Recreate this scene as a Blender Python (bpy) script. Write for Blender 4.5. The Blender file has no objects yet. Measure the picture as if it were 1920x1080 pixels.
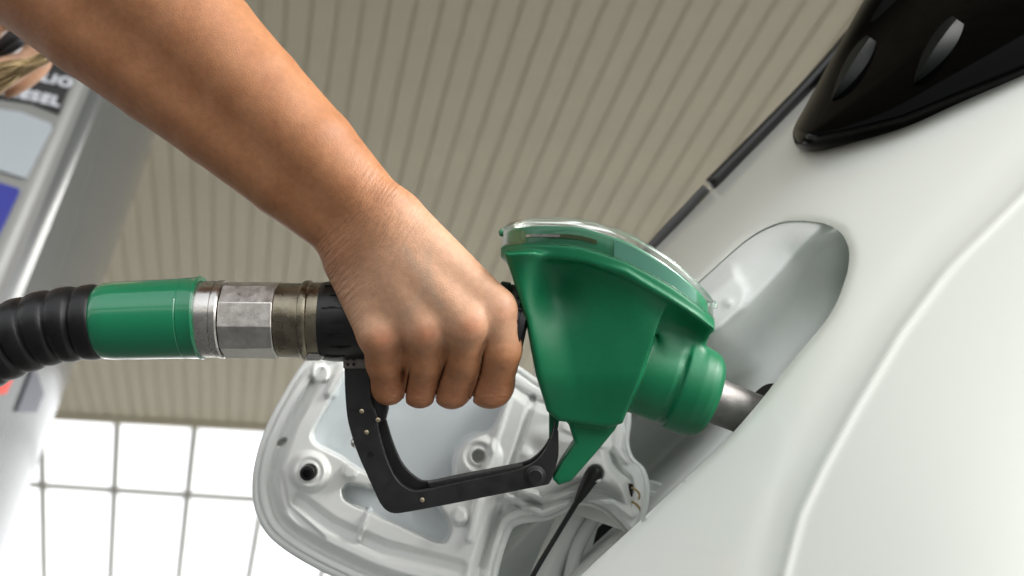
import bpy, bmesh, math, random
import numpy as np
from mathutils import Vector, Matrix

random.seed(4); RNG = np.random.default_rng(4)
sc = bpy.context.scene
COL = sc.collection

# ------------------------------------------------------------------ camera
F_PX, CX, CY = 2000.0, 960.0, 540.0            # focal length in photo pixels, picture centre
Hd = np.array([-550., -1180., 2000.]); Ud = np.array([384., 3211., 2000.])
Hd /= np.linalg.norm(Hd); Ud -= Ud.dot(Hd) * Hd; Ud /= np.linalg.norm(Ud); Rd = np.cross(Ud, Hd)
if Rd[0] < 0: Rd = -Rd
CAMX = np.array([Rd[0], Hd[0], Ud[0]]); CAMY = np.array([Rd[1], Hd[1], Ud[1]]); CAMF = np.array([Rd[2], Hd[2], Ud[2]])
CAM = np.array([0., 0., 0.65])
cd = bpy.data.cameras.new('camera'); cam = bpy.data.objects.new('camera', cd); COL.objects.link(cam)
cd.sensor_width = 36.0; cd.lens = F_PX / 1920.0 * 36.0; cd.clip_start = 0.02; cd.clip_end = 3000
cd.dof.use_dof = True; cd.dof.focus_distance = 0.60; cd.dof.aperture_fstop = 7.8
m = Matrix.Identity(4)
for i in range(3):
    m[i][0] = CAMX[i]; m[i][1] = CAMY[i]; m[i][2] = -CAMF[i]; m[i][3] = CAM[i]
cam.matrix_world = m
sc.camera = cam

# ------------------------------------------------------------------ sky, sun, exposure
SUN_EL, SUN_AZ = math.radians(40), math.radians(128)      # azimuth clockwise from +Y
w = bpy.data.worlds.new('World'); sc.world = w; w.use_nodes = True
nt = w.node_tree; nt.nodes.clear()
sky = nt.nodes.new('ShaderNodeTexSky'); sky.sky_type = 'NISHITA'; sky.sun_disc = False
sky.sun_elevation = SUN_EL; sky.sun_rotation = SUN_AZ; sky.dust_density = 4.0; sky.air_density = 1.0
hs = nt.nodes.new('ShaderNodeHueSaturation'); hs.inputs['Saturation'].default_value = 0.12
bg = nt.nodes.new('ShaderNodeBackground'); bg.inputs['Strength'].default_value = 0.15
wo = nt.nodes.new('ShaderNodeOutputWorld')
nt.links.new(sky.outputs[0], hs.inputs['Color']); nt.links.new(hs.outputs[0], bg.inputs[0]); nt.links.new(bg.outputs[0], wo.inputs[0])
sl = bpy.data.lights.new('sun', 'SUN'); so = bpy.data.objects.new('sun', sl); COL.objects.link(so)
sl.energy = 1.1; sl.angle = math.radians(28); sl.color = (1.0, 0.96, 0.9)
sv = Vector((math.sin(SUN_AZ) * math.cos(SUN_EL), math.cos(SUN_AZ) * math.cos(SUN_EL), math.sin(SUN_EL)))
so.rotation_euler = sv.to_track_quat('Z', 'Y').to_euler(); so.location = sv * 30
sc.view_settings.view_transform = 'Standard'; sc.view_settings.look = 'None'
sc.view_settings.exposure = 1.58; sc.view_settings.gamma = 1.0; sc.view_settings.use_curve_mapping = False
sc.cycles.max_bounces = 8; sc.cycles.diffuse_bounces = 4; sc.cycles.transparent_max_bounces = 12
sc.cycles.use_denoising = True

# ------------------------------------------------------------------ coordinate helpers
D0 = 0.62; SC = D0 / F_PX                      # one photo pixel at the nozzle's distance, in metres
def ray(px, py):
    return CAMX * ((px - CX) / F_PX) + CAMY * ((CY - py) / F_PX) + CAMF
def P(px, py, d): return CAM + ray(px, py) * d
def onY(px, py, y):
    r = ray(px, py); return CAM + r * (y / r[1])
def S(px, py, z=0.0):                           # point of the near frame that shows at a pixel, z units towards the camera
    k = 1 - z / F_PX
    return np.array([CX + (px - CX) * k, CY + (py - CY) * k, z], float)
def L2W(v):                                     # near frame (pixel units) -> world metres
    v = np.asarray(v, float).reshape(-1, 3)
    return CAM + np.outer((v[:, 0] - CX) * SC, CAMX) + np.outer((CY - v[:, 1]) * SC, CAMY) + np.outer(D0 - v[:, 2] * SC, CAMF)
def W2L(v):
    v = np.asarray(v, float).reshape(-1, 3) - CAM
    return np.stack([CX + v @ CAMX / SC, CY - v @ CAMY / SC, (D0 - v @ CAMF) / SC], 1)

# ------------------------------------------------------------------ object helpers
def tag(o, label=None, cat=None, group=None, kind=None):
    if label: o['label'] = label
    if cat: o['category'] = cat
    if group: o['group'] = group
    if kind: o['kind'] = kind
    return o
def empty(name, loc):
    o = bpy.data.objects.new(name, None); COL.objects.link(o); o.location = loc; o.empty_display_size = .05
    return o
def rootloc(p):
    loc = np.zeros(3)
    while p is not None:
        loc = loc + np.array(p.location); p = p.parent
    return loc
def link(name, me, mat, parent=None, smooth=True, origin=None):
    """me holds world coordinates; move them into the parent's frame"""
    o = bpy.data.objects.new(name, me); COL.objects.link(o)
    off = rootloc(parent)
    n = len(me.vertices); co = np.empty(n * 3); me.vertices.foreach_get('co', co); co = co.reshape(-1, 3)
    org = co.mean(0) if origin is None and n else np.array(origin)
    me.vertices.foreach_set('co', (co - org).ravel()); o.location = org - off
    if parent is not None: o.parent = parent
    if mat is not None: me.materials.append(mat)
    if smooth: me.polygons.foreach_set('use_smooth', [True] * len(me.polygons))
    me.update()
    return o
def mesh(name, v, f, mat, parent=None, smooth=True, local=False, sharp=None, origin=None):
    v = np.asarray(v, float)
    if local: v = L2W(v)
    me = bpy.data.meshes.new(name); me.from_pydata([tuple(a) for a in v], [], [tuple(int(i) for i in q) for q in f])
    o = link(name, me, mat, parent, smooth, origin)
    if sharp: o.data.set_sharp_from_angle(angle=math.radians(sharp))
    return o
def fix(o):
    bm = bmesh.new(); bm.from_mesh(o.data); bmesh.ops.recalc_face_normals(bm, faces=bm.faces); bm.to_mesh(o.data); bm.free(); return o
def bevel(o, wd, seg=2, ang=30):
    md = o.modifiers.new('bevel', 'BEVEL'); md.width = wd; md.segments = seg; md.limit_method = 'ANGLE'; md.angle_limit = math.radians(ang)
    md.harden_normals = False
    return o
def grid_faces(nu, nv, wrapv=False):
    f = []
    for i in range(nu - 1):
        for j in range(nv if wrapv else nv - 1):
            k = (j + 1) % nv
            f.append((i * nv + j, (i + 1) * nv + j, (i + 1) * nv + k, i * nv + k))
    return f
def lathe(name, prof, a, axis, mat, parent, n=48, cap=True, sharp=35, up=(0, 0, 1), phase=0.0, local=True):
    """prof = [(u, r)] along axis from a, near frame units"""
    a = np.array(a, float); ax = np.array(axis, float); ax /= np.linalg.norm(ax)
    e1 = np.cross(ax, np.array(up, float)); e1 /= np.linalg.norm(e1); e2 = np.cross(ax, e1)
    th = np.arange(n) / n * 2 * math.pi + phase
    v = []
    for u, r in prof:
        v.append(a + ax * u + r * (np.outer(np.cos(th), e1) + np.outer(np.sin(th), e2)))
    v = np.concatenate(v); f = grid_faces(len(prof), n, True)
    if cap:
        f.append(tuple(range(n))[::-1]); f.append(tuple((len(prof) - 1) * n + i for i in range(n)))
    return fix(mesh(name, v, f, mat, parent, local=local, sharp=sharp))
def catmull(pts, n):
    pts = np.asarray(pts, float); q = np.vstack([2 * pts[0] - pts[1], pts, 2 * pts[-1] - pts[-2]])
    out = []
    for i in range(len(pts) - 1):
        p0, p1, p2, p3 = q[i:i + 4]
        for t in np.linspace(0, 1, n, endpoint=False):
            out.append(.5 * (2 * p1 + (p2 - p0) * t + (2 * p0 - 5 * p1 + 4 * p2 - p3) * t * t + (3 * p1 - p0 - 3 * p2 + p3) * t ** 3))
    out.append(pts[-1]); return np.array(out)
def tube(name, path, rad, mat, parent, n=16, local=True, cap=True, sharp=None, flat=None):
    path = np.asarray(path, float); rad = np.broadcast_to(np.asarray(rad, float), (len(path),))
    tg = np.gradient(path, axis=0); tg /= np.linalg.norm(tg, axis=1)[:, None]
    e = np.cross(tg[0], [0.1, 0.3, 1.0]); e /= np.linalg.norm(e)
    th = np.arange(n) / n * 2 * math.pi; v = []
    for p, t, r in zip(path, tg, rad):
        e = e - t * e.dot(t); e /= np.linalg.norm(e); b = np.cross(t, e)
        v.append(p + r * (np.outer(np.cos(th), e) + np.outer(np.sin(th), b)))
    v = np.concatenate(v); f = grid_faces(len(path), n, True)
    if cap:
        f.append(tuple(range(n))[::-1]); f.append(tuple((len(path) - 1) * n + i for i in range(n)))
    return fix(mesh(name, v, f, mat, parent, local=local, sharp=sharp))
def prism(name, poly, z0, z1, mat, parent, bev=0, local=True, seg=2, screen=False):
    n = len(poly)
    if screen: v = [S(x, y, z0) for x, y in poly] + [S(x, y, z1) for x, y in poly]
    else: v = [(x, y, z0) for x, y in poly] + [(x, y, z1) for x, y in poly]
    f = [tuple(range(n)), tuple(range(2 * n - 1, n - 1, -1))] + [(i, i + n, (i + 1) % n + n, (i + 1) % n) for i in range(n)]
    o = fix(mesh(name, v, f, mat, parent, smooth=True, local=local, sharp=30))
    if bev: bevel(o, bev * SC if local else bev, seg)
    return o
def boxw(name, lo, hi, mat, parent, bev=0):
    x0, y0, z0 = lo; x1, y1, z1 = hi
    v = [(x0, y0, z0), (x1, y0, z0), (x1, y1, z0), (x0, y1, z0), (x0, y0, z1), (x1, y0, z1), (x1, y1, z1), (x0, y1, z1)]
    f = [(0, 3, 2, 1), (4, 5, 6, 7), (0, 1, 5, 4), (1, 2, 6, 5), (2, 3, 7, 6), (3, 0, 4, 7)]
    o = mesh(name, v, f, mat, parent, smooth=False)
    if bev: bevel(o, bev)
    return o

# ------------------------------------------------------------------ distance-field modelling
def smin(a, b, k):
    h = np.clip(.5 + .5 * (b - a) / k, 0, 1); return b + (a - b) * h - k * h * (1 - h)
def smax(a, b, k): return -smin(-a, -b, k)
def sstep(a, b, x):
    t = np.clip((x - a) / (b - a), 0, 1); return t * t * (3 - 2 * t)
def poly_sdf(x, y, poly):
    poly = np.asarray(poly, float); d = np.full(np.broadcast(x, y).shape, 1e18); s = np.ones_like(d)
    n = len(poly)
    for i in range(n):
        a = poly[i]; b = poly[i - 1]; ex, ey = b - a; wx = x - a[0]; wy = y - a[1]
        t = np.clip((wx * ex + wy * ey) / (ex * ex + ey * ey), 0, 1)
        d = np.minimum(d, (wx - ex * t) ** 2 + (wy - ey * t) ** 2)
        c1 = y >= a[1]; c2 = y < b[1]; c3 = ex * wy > ey * wx
        s = np.where((c1 & c2 & c3) | (~c1 & ~c2 & ~c3), -s, s)
    return s * np.sqrt(d)
def line_d(x, y, pts):
    d = np.full(np.broadcast(x, y).shape, 1e9)
    for a, b in zip(pts[:-1], pts[1:]):
        ex, ey = b[0] - a[0], b[1] - a[1]; t = np.clip(((x - a[0]) * ex + (y - a[1]) * ey) / (ex * ex + ey * ey), 0, 1)
        d = np.minimum(d, np.hypot(x - a[0] - ex * t, y - a[1] - ey * t))
    return d
class Field:
    def __init__(s, lo, hi, h, axes=None):
        s.lo = np.array(lo, float); s.h = h; s.n = (np.ceil((np.array(hi) - s.lo) / h)).astype(int) + 1
        s.ax = [s.lo[i] + h * np.arange(s.n[i]) for i in range(3)]
        if axes is not None: s.ax = [np.asarray(a, float) for a in axes]; s.n = np.array([len(a) for a in s.ax])
        s.F = np.full(s.n, 1e3, np.float32)
    def sub(s):
        c = Field.__new__(Field); c.lo, c.h, c.n, c.ax = s.lo, s.h, s.n, s.ax; c.F = np.full(s.n, 1e3, np.float32); return c
    def _sl(s, lo, hi):
        i0 = [max(0, int(np.searchsorted(s.ax[i], lo[i])) - 1) for i in range(3)]; i1 = [int(np.searchsorted(s.ax[i], hi[i])) + 1 for i in range(3)]
        i0 = np.minimum(i0, s.n); i1 = np.minimum(i1, s.n)
        sl = tuple(slice(a, b) for a, b in zip(i0, i1))
        g = (s.ax[0][sl[0]][:, None, None], s.ax[1][sl[1]][None, :, None], s.ax[2][sl[2]][None, None, :])
        return sl, g
    def put(s, lo, hi, fn, k, op='u'):
        sl, g = s._sl(lo, hi)
        if min(x.stop - x.start for x in sl) <= 0: return
        d = fn(*g).astype(np.float32); A = s.F[sl]
        s.F[sl] = (smin(A, d, k) if op == 'u' else smax(A, -d, k)) if k > 0 else (np.minimum(A, d) if op == 'u' else np.maximum(A, -d))
    def cone(s, a, b, ra, rb, k=0, op='u', sq=None):
        a = np.array(a, float); b = np.array(b, float); pad = max(ra, rb) + k + 4 * s.h
        def fn(x, y, z):
            ex, ey, ez = b - a; L = ex * ex + ey * ey + ez * ez + 1e-12
            t = np.clip(((x - a[0]) * ex + (y - a[1]) * ey + (z - a[2]) * ez) / L, 0, 1)
            dx, dy, dz = x - a[0] - t * ex, y - a[1] - t * ey, z - a[2] - t * ez
            return np.sqrt(dx * dx + dy * dy + dz * dz) - (ra + (rb - ra) * t)
        s.put(np.minimum(a, b) - pad, np.maximum(a, b) + pad, fn, k, op)
    def ell(s, c, r, k=0, op='u', M=None):
        c = np.array(c, float); r = np.array(r, float); pad = r.max() + k + 4 * s.h
        def fn(x, y, z):
            p = [x - c[0], y - c[1], z - c[2]]
            if M is not None: p = [p[0] * M[j][0] + p[1] * M[j][1] + p[2] * M[j][2] for j in range(3)]
            q = np.sqrt((p[0] / r[0]) ** 2 + (p[1] / r[1]) ** 2 + (p[2] / r[2]) ** 2)
            q2 = np.sqrt((p[0] / r[0] ** 2) ** 2 + (p[1] / r[1] ** 2) ** 2 + (p[2] / r[2] ** 2) ** 2) + 1e-9
            return q * (q - 1) / q2
        s.put(c - pad, c + pad, fn, k, op)
    def chain(s, pts, rs, k=0):
        for i in range(len(pts) - 1): s.cone(pts[i], pts[i + 1], rs[i], rs[i + 1], k if i else 0)
    def mesh(s):
        F = s.F; ins = F < 0; nx, ny, nz = F.shape
        acc = np.zeros((nx - 1, ny - 1, nz - 1, 3), np.float32); cnt = np.zeros((nx - 1, ny - 1, nz - 1), np.float32)
        quads = []
        for ax in range(3):
            o = [0, 0, 0]; o[ax] = 1
            A = F[tuple(slice(0, F.shape[i] - o[i]) for i in range(3))]; B = F[tuple(slice(o[i], None) for i in range(3))]
            idx = np.argwhere((A < 0) != (B < 0))
            a = A[tuple(idx.T)]; b = B[tuple(idx.T)]; t = a / (a - b)
            pos = idx.astype(np.float32); pos[:, ax] += t
            u, v = [(1, 2), (2, 0), (0, 1)][ax]
            ring = []
            for du, dv in ((0, 0), (-1, 0), (-1, -1), (0, -1)):
                c = idx.copy(); c[:, u] += du; c[:, v] += dv; ring.append(c)
            ok = np.ones(len(idx), bool)
            for c in ring: ok &= (c >= 0).all(1) & (c < np.array(cnt.shape)).all(1)
            for c in ring:
                cc = c[ok]; np.add.at(acc, tuple(cc.T), pos[ok]); np.add.at(cnt, tuple(cc.T), 1)
            quads.append((np.stack([c[ok] for c in ring], 1), (a[ok] < 0)))
        m = cnt > 0; vid = np.full(cnt.shape, -1, np.int64); vid[m] = np.arange(m.sum())
        V = acc[m] / cnt[m][:, None]; V = np.stack([np.interp(V[:, i], np.arange(s.n[i]), s.ax[i]) for i in range(3)], 1)
        Q = []
        for q, inside in quads:
            ids = vid[q[..., 0], q[..., 1], q[..., 2]]
            ids[~inside] = ids[~inside][:, ::-1]; Q.append(ids)
        return V, np.concatenate(Q)
def mesh_np(name, V, Q, mat, parent, local=True, origin=None):
    W = L2W(V) if local else V
    me = bpy.data.meshes.new(name); me.vertices.add(len(W)); me.vertices.foreach_set('co', W.ravel())
    k = Q.shape[1]
    me.loops.add(Q.size); me.loops.foreach_set('vertex_index', Q.ravel().astype(np.int32))
    me.polygons.add(len(Q)); me.polygons.foreach_set('loop_start', np.arange(len(Q), dtype=np.int32) * k)
    me.update(calc_edges=True); me.validate()
    return link(name, me, mat, parent, True, origin)
def vattr(o, name, vals):
    at = o.data.attributes.new(name, 'FLOAT', 'POINT'); at.data.foreach_set('value', np.asarray(vals, np.float32))

# ------------------------------------------------------------------ materials
def nodes(name):
    mt = bpy.data.materials.new(name); mt.use_nodes = True; t = mt.node_tree
    return mt, t, t.nodes['Principled BSDF'], t.nodes['Material Output']
def pbr(name, col, rough=.5, metal=0, spec=.5, coat=0, coat_rough=.03, var=0, vscale=40, bump=0, bscale=600, rvar=0, bdist=.0003):
    mt, t, b, out = nodes(name)
    b.inputs['Base Color'].default_value = (*col, 1); b.inputs['Roughness'].default_value = rough; b.inputs['Metallic'].default_value = metal
    b.inputs['Specular IOR Level'].default_value = spec; b.inputs['Coat Weight'].default_value = coat; b.inputs['Coat Roughness'].default_value = coat_rough
    tc = t.nodes.new('ShaderNodeTexCoord')
    if var or rvar:
        n = t.nodes.new('ShaderNodeTexNoise'); n.inputs['Scale'].default_value = vscale; n.inputs['Detail'].default_value = 6; n.inputs['Roughness'].default_value = .65
        t.links.new(tc.outputs['Object'], n.inputs['Vector'])
        if var:
            mr = t.nodes.new('ShaderNodeMapRange'); mr.inputs['From Min'].default_value = .3; mr.inputs['From Max'].default_value = .7
            mr.inputs['To Min'].default_value = 1 - var; mr.inputs['To Max'].default_value = 1 + var
            t.links.new(n.outputs['Fac'], mr.inputs['Value'])
            mx = t.nodes.new('ShaderNodeVectorMath'); mx.operation = 'SCALE'; mx.inputs[0].default_value = col
            t.links.new(mr.outputs[0], mx.inputs['Scale']); t.links.new(mx.outputs[0], b.inputs['Base Color'])
        if rvar:
            m2 = t.nodes.new('ShaderNodeMapRange'); m2.inputs['From Min'].default_value = .3; m2.inputs['From Max'].default_value = .7
            m2.inputs['To Min'].default_value = max(.01, rough - rvar); m2.inputs['To Max'].default_value = rough + rvar
            t.links.new(n.outputs['Fac'], m2.inputs['Value']); t.links.new(m2.outputs[0], b.inputs['Roughness'])
    if bump:
        n2 = t.nodes.new('ShaderNodeTexNoise'); n2.inputs['Scale'].default_value = bscale; n2.inputs['Detail'].default_value = 4
        t.links.new(tc.outputs['Object'], n2.inputs['Vector'])
        bp = t.nodes.new('ShaderNodeBump'); bp.inputs['Strength'].default_value = bump; bp.inputs['Distance'].default_value = bdist
        t.links.new(n2.outputs['Fac'], bp.inputs['Height']); t.links.new(bp.outputs[0], b.inputs['Normal'])
    return mt
M = {}
M['green'] = pbr('green_vinyl', (.0025, .135, .054), .43, spec=.35, var=.10, vscale=25, bump=.25, bscale=900, rvar=.06)
M['green_gloss'] = pbr('green_gloss_plastic', (.001, .185, .078), .35, spec=.3, coat=1, coat_rough=.04, rvar=.04, vscale=60)
M['green_gloss'].node_tree.nodes['Principled BSDF'].inputs['Coat IOR'].default_value = 1.55
M['black'] = pbr('black_plastic', (.007, .007, .0075), .36, var=.3, vscale=60, bump=.4, bscale=1500, rvar=.1)
M['black_worn'] = pbr('worn_black_plastic', (.009, .009, .0095), .48, var=.35, vscale=80, bump=.15, bscale=1200, rvar=.12)
M['rubber'] = pbr('black_rubber', (.006, .006, .0065), .36, spec=.4, var=.3, vscale=50, bump=.3, bscale=700, rvar=.1)
M['steel'] = pbr('brushed_steel', (.62, .60, .57), .26, metal=1, var=.05, vscale=90, bump=.08, bscale=1200, rvar=.12)
M['steel_dull'] = pbr('scuffed_steel', (.60, .575, .54), .38, metal=1, var=.14, vscale=160, bump=.3, bscale=900, rvar=.12)
M['bronze'] = pbr('tarnished_steel', (.27, .24, .18), .3, metal=1, var=.3, vscale=90, bump=.3, bscale=900, rvar=.1)
M['spout'] = pbr('grey_spout', (.25, .24, .23), .5, metal=1, var=.2, vscale=150, bump=.6, bscale=1400, rvar=.1)
M['block'] = pbr('rough_grey_block', (.16, .145, .13), .8, var=.35, vscale=300, bump=1, bscale=1500)
M['brass'] = pbr('brass_rivet', (.5, .42, .3), .4, metal=1)
M['paint'] = pbr('white_car_paint', (.76, .785, .73), .42, spec=.5, coat=1, coat_rough=.04, bump=.02, bscale=60, bdist=.0005)
M['paint_in'] = pbr('white_paint_inner', (.70, .725, .705), .3, spec=.5, coat=.5, coat_rough=.08, bump=.08, bscale=220, var=.04, vscale=18)
M['lens'] = pbr('smoked_lens', (.001, .001, .001), .04, spec=.5)
M['lens'].node_tree.nodes['Principled BSDF'].inputs['IOR'].default_value = 1.12
M['fin'] = pbr('lens_fin', (.009, .011, .0105), .45, spec=.05)
M['trim'] = pbr('black_trim', (.012, .012, .012), .3, var=.2)
M['trim_grey'] = pbr('grey_trim', (.06, .06, .06), .35)
M['soffit'] = pbr('beige_soffit', (.405, .37, .28), .5, var=.05, vscale=3, rvar=.08)
M['groove'] = pbr('soffit_groove', (.36, .33, .25), .7)
M['frame'] = pbr('glazing_bar', (.30, .30, .275), .5)
M['ground'] = pbr('concrete', (.42, .41, .385), .85, var=.2, vscale=2, bump=.5, bscale=60, bdist=.003)
def ground_mat():
    mt, t, b, out = nodes('forecourt_ground'); N = t.nodes; L = t.links
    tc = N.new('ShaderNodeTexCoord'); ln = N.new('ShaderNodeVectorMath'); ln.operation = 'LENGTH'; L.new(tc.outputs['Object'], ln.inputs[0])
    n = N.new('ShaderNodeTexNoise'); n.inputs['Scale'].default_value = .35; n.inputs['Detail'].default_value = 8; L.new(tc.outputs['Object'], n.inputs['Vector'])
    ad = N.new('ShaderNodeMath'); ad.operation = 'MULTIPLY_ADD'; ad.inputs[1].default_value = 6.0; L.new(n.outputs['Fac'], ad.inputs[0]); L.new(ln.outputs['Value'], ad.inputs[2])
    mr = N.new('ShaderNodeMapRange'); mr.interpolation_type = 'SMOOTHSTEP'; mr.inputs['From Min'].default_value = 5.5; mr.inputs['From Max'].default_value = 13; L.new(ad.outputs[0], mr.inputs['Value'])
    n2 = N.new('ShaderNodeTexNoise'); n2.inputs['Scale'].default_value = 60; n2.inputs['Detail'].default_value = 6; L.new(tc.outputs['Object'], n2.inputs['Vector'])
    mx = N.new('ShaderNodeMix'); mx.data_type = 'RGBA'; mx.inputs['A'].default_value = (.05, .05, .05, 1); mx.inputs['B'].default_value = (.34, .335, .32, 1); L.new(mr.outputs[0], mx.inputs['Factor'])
    m2 = N.new('ShaderNodeMapRange'); m2.inputs['To Min'].default_value = .7; m2.inputs['To Max'].default_value = 1.3; L.new(n2.outputs['Fac'], m2.inputs['Value'])
    sc_ = N.new('ShaderNodeVectorMath'); sc_.operation = 'SCALE'; L.new(mx.outputs['Result'], sc_.inputs[0]); L.new(m2.outputs[0], sc_.inputs['Scale']); L.new(sc_.outputs[0], b.inputs['Base Color'])
    b.inputs['Roughness'].default_value = .9; return mt
M['ground'] = ground_mat()
M['pump_grey'] = pbr('grey_pump_panel', (.095, .10, .098), .18, metal=.2, spec=.5, rvar=.03, vscale=2)
M['pump_frame'] = pbr('pale_pump_frame', (.16, .165, .155), .35)
M['pump_dark'] = pbr('pump_seam', (.1, .1, .095), .5)
M['pump_white'] = pbr('white_sign', (.31, .345, .37), .35)
M['sign_black'] = pbr('black_sign', (.01, .01, .01), .4)
M['sign_white'] = pbr('white_letters', (.5, .52, .56), .4)
M['blue'] = pbr('blue_panel', (.01, .016, .22), .35)
M['navy'] = pbr('navy_reflection_tint', (.02, .02, .04), .35)
M['red'] = pbr('red_reflection_tint', (.55, .04, .02), .4)
M['shirt'] = pbr('shirt_cloth', (.5, .5, .5), .9, bump=.5, bscale=300)
M['jeans'] = pbr('jeans_cloth', (.03, .05, .1), .9, bump=.5, bscale=400)
M['shoe'] = pbr('shoe', (.4, .4, .4), .7)
M['hair'] = pbr('blond_hair', (.42, .31, .155), .45, var=.35, vscale=90)
M['lash'] = pbr('dark_lash', (.004, .003, .004), .6)
M['eye'] = pbr('dark_eye', (.02, .012, .01), .2)
M['eye_white'] = pbr('eye_white', (.6, .57, .55), .25)
M['gold'] = pbr('gold_wire', (.45, .33, .16), .35, metal=1)
M['pocket'] = pbr('pocket_paint', (.76, .785, .76), .5, coat=.08, coat_rough=.25, var=.05, vscale=20)

def inner_paint():
    mt = pbr('white_paint_flap_inner', (.70, .725, .705), .32, coat=.6, coat_rough=.06, bump=.08, bscale=220); t = mt.node_tree; b = t.nodes['Principled BSDF']
    at_ = t.nodes.new('ShaderNodeAttribute'); at_.attribute_name = 'recess_tone'; mx = t.nodes.new('ShaderNodeMix'); mx.data_type = 'RGBA'
    mx.inputs['A'].default_value = (.78, .80, .78, 1); mx.inputs['B'].default_value = (.58, .635, .655, 1)  # bluish grey inside the two pressed recesses, white elsewhere
    t.links.new(at_.outputs['Fac'], mx.inputs['Factor']); t.links.new(mx.outputs['Result'], b.inputs['Base Color']); return mt
M['flap_in'] = inner_paint()
def clear_mat(name, tint, fac):
    mt, t, b, out = nodes(name); t.nodes.remove(b)
    tr = t.nodes.new('ShaderNodeBsdfTransparent'); tr.inputs[0].default_value = (*tint, 1)
    gl = t.nodes.new('ShaderNodeBsdfGlossy'); gl.inputs['Roughness'].default_value = .06; gl.inputs[0].default_value = (1, 1, 1, 1)
    fr = t.nodes.new('ShaderNodeFresnel'); fr.inputs[0].default_value = 1.5
    ad = t.nodes.new('ShaderNodeMath'); ad.operation = 'MULTIPLY_ADD'; ad.inputs[1].default_value = .6; ad.inputs[2].default_value = fac
    mx = t.nodes.new('ShaderNodeMixShader')
    t.links.new(fr.outputs[0], ad.inputs[0]); t.links.new(ad.outputs[0], mx.inputs[0]); t.links.new(tr.outputs[0], mx.inputs[1]); t.links.new(gl.outputs[0], mx.inputs[2])
    t.links.new(mx.outputs[0], out.inputs[0]); return mt
M['clear'] = clear_mat('clear_plastic', (.96, .98, .97), .0)
def pane_mat():
    mt, t, b, out = nodes('opal_pane'); t.nodes.remove(b)
    tr = t.nodes.new('ShaderNodeBsdfTransparent'); tr.inputs[0].default_value = (.97, .98, .98, 1)
    tl = t.nodes.new('ShaderNodeBsdfTranslucent'); tl.inputs[0].default_value = (.95, .96, .96, 1)
    mx = t.nodes.new('ShaderNodeMixShader'); mx.inputs[0].default_value = .6
    t.links.new(tr.outputs[0], mx.inputs[1]); t.links.new(tl.outputs[0], mx.inputs[2]); t.links.new(mx.outputs[0], out.inputs[0]); return mt
M['pane'] = pane_mat()
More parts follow.
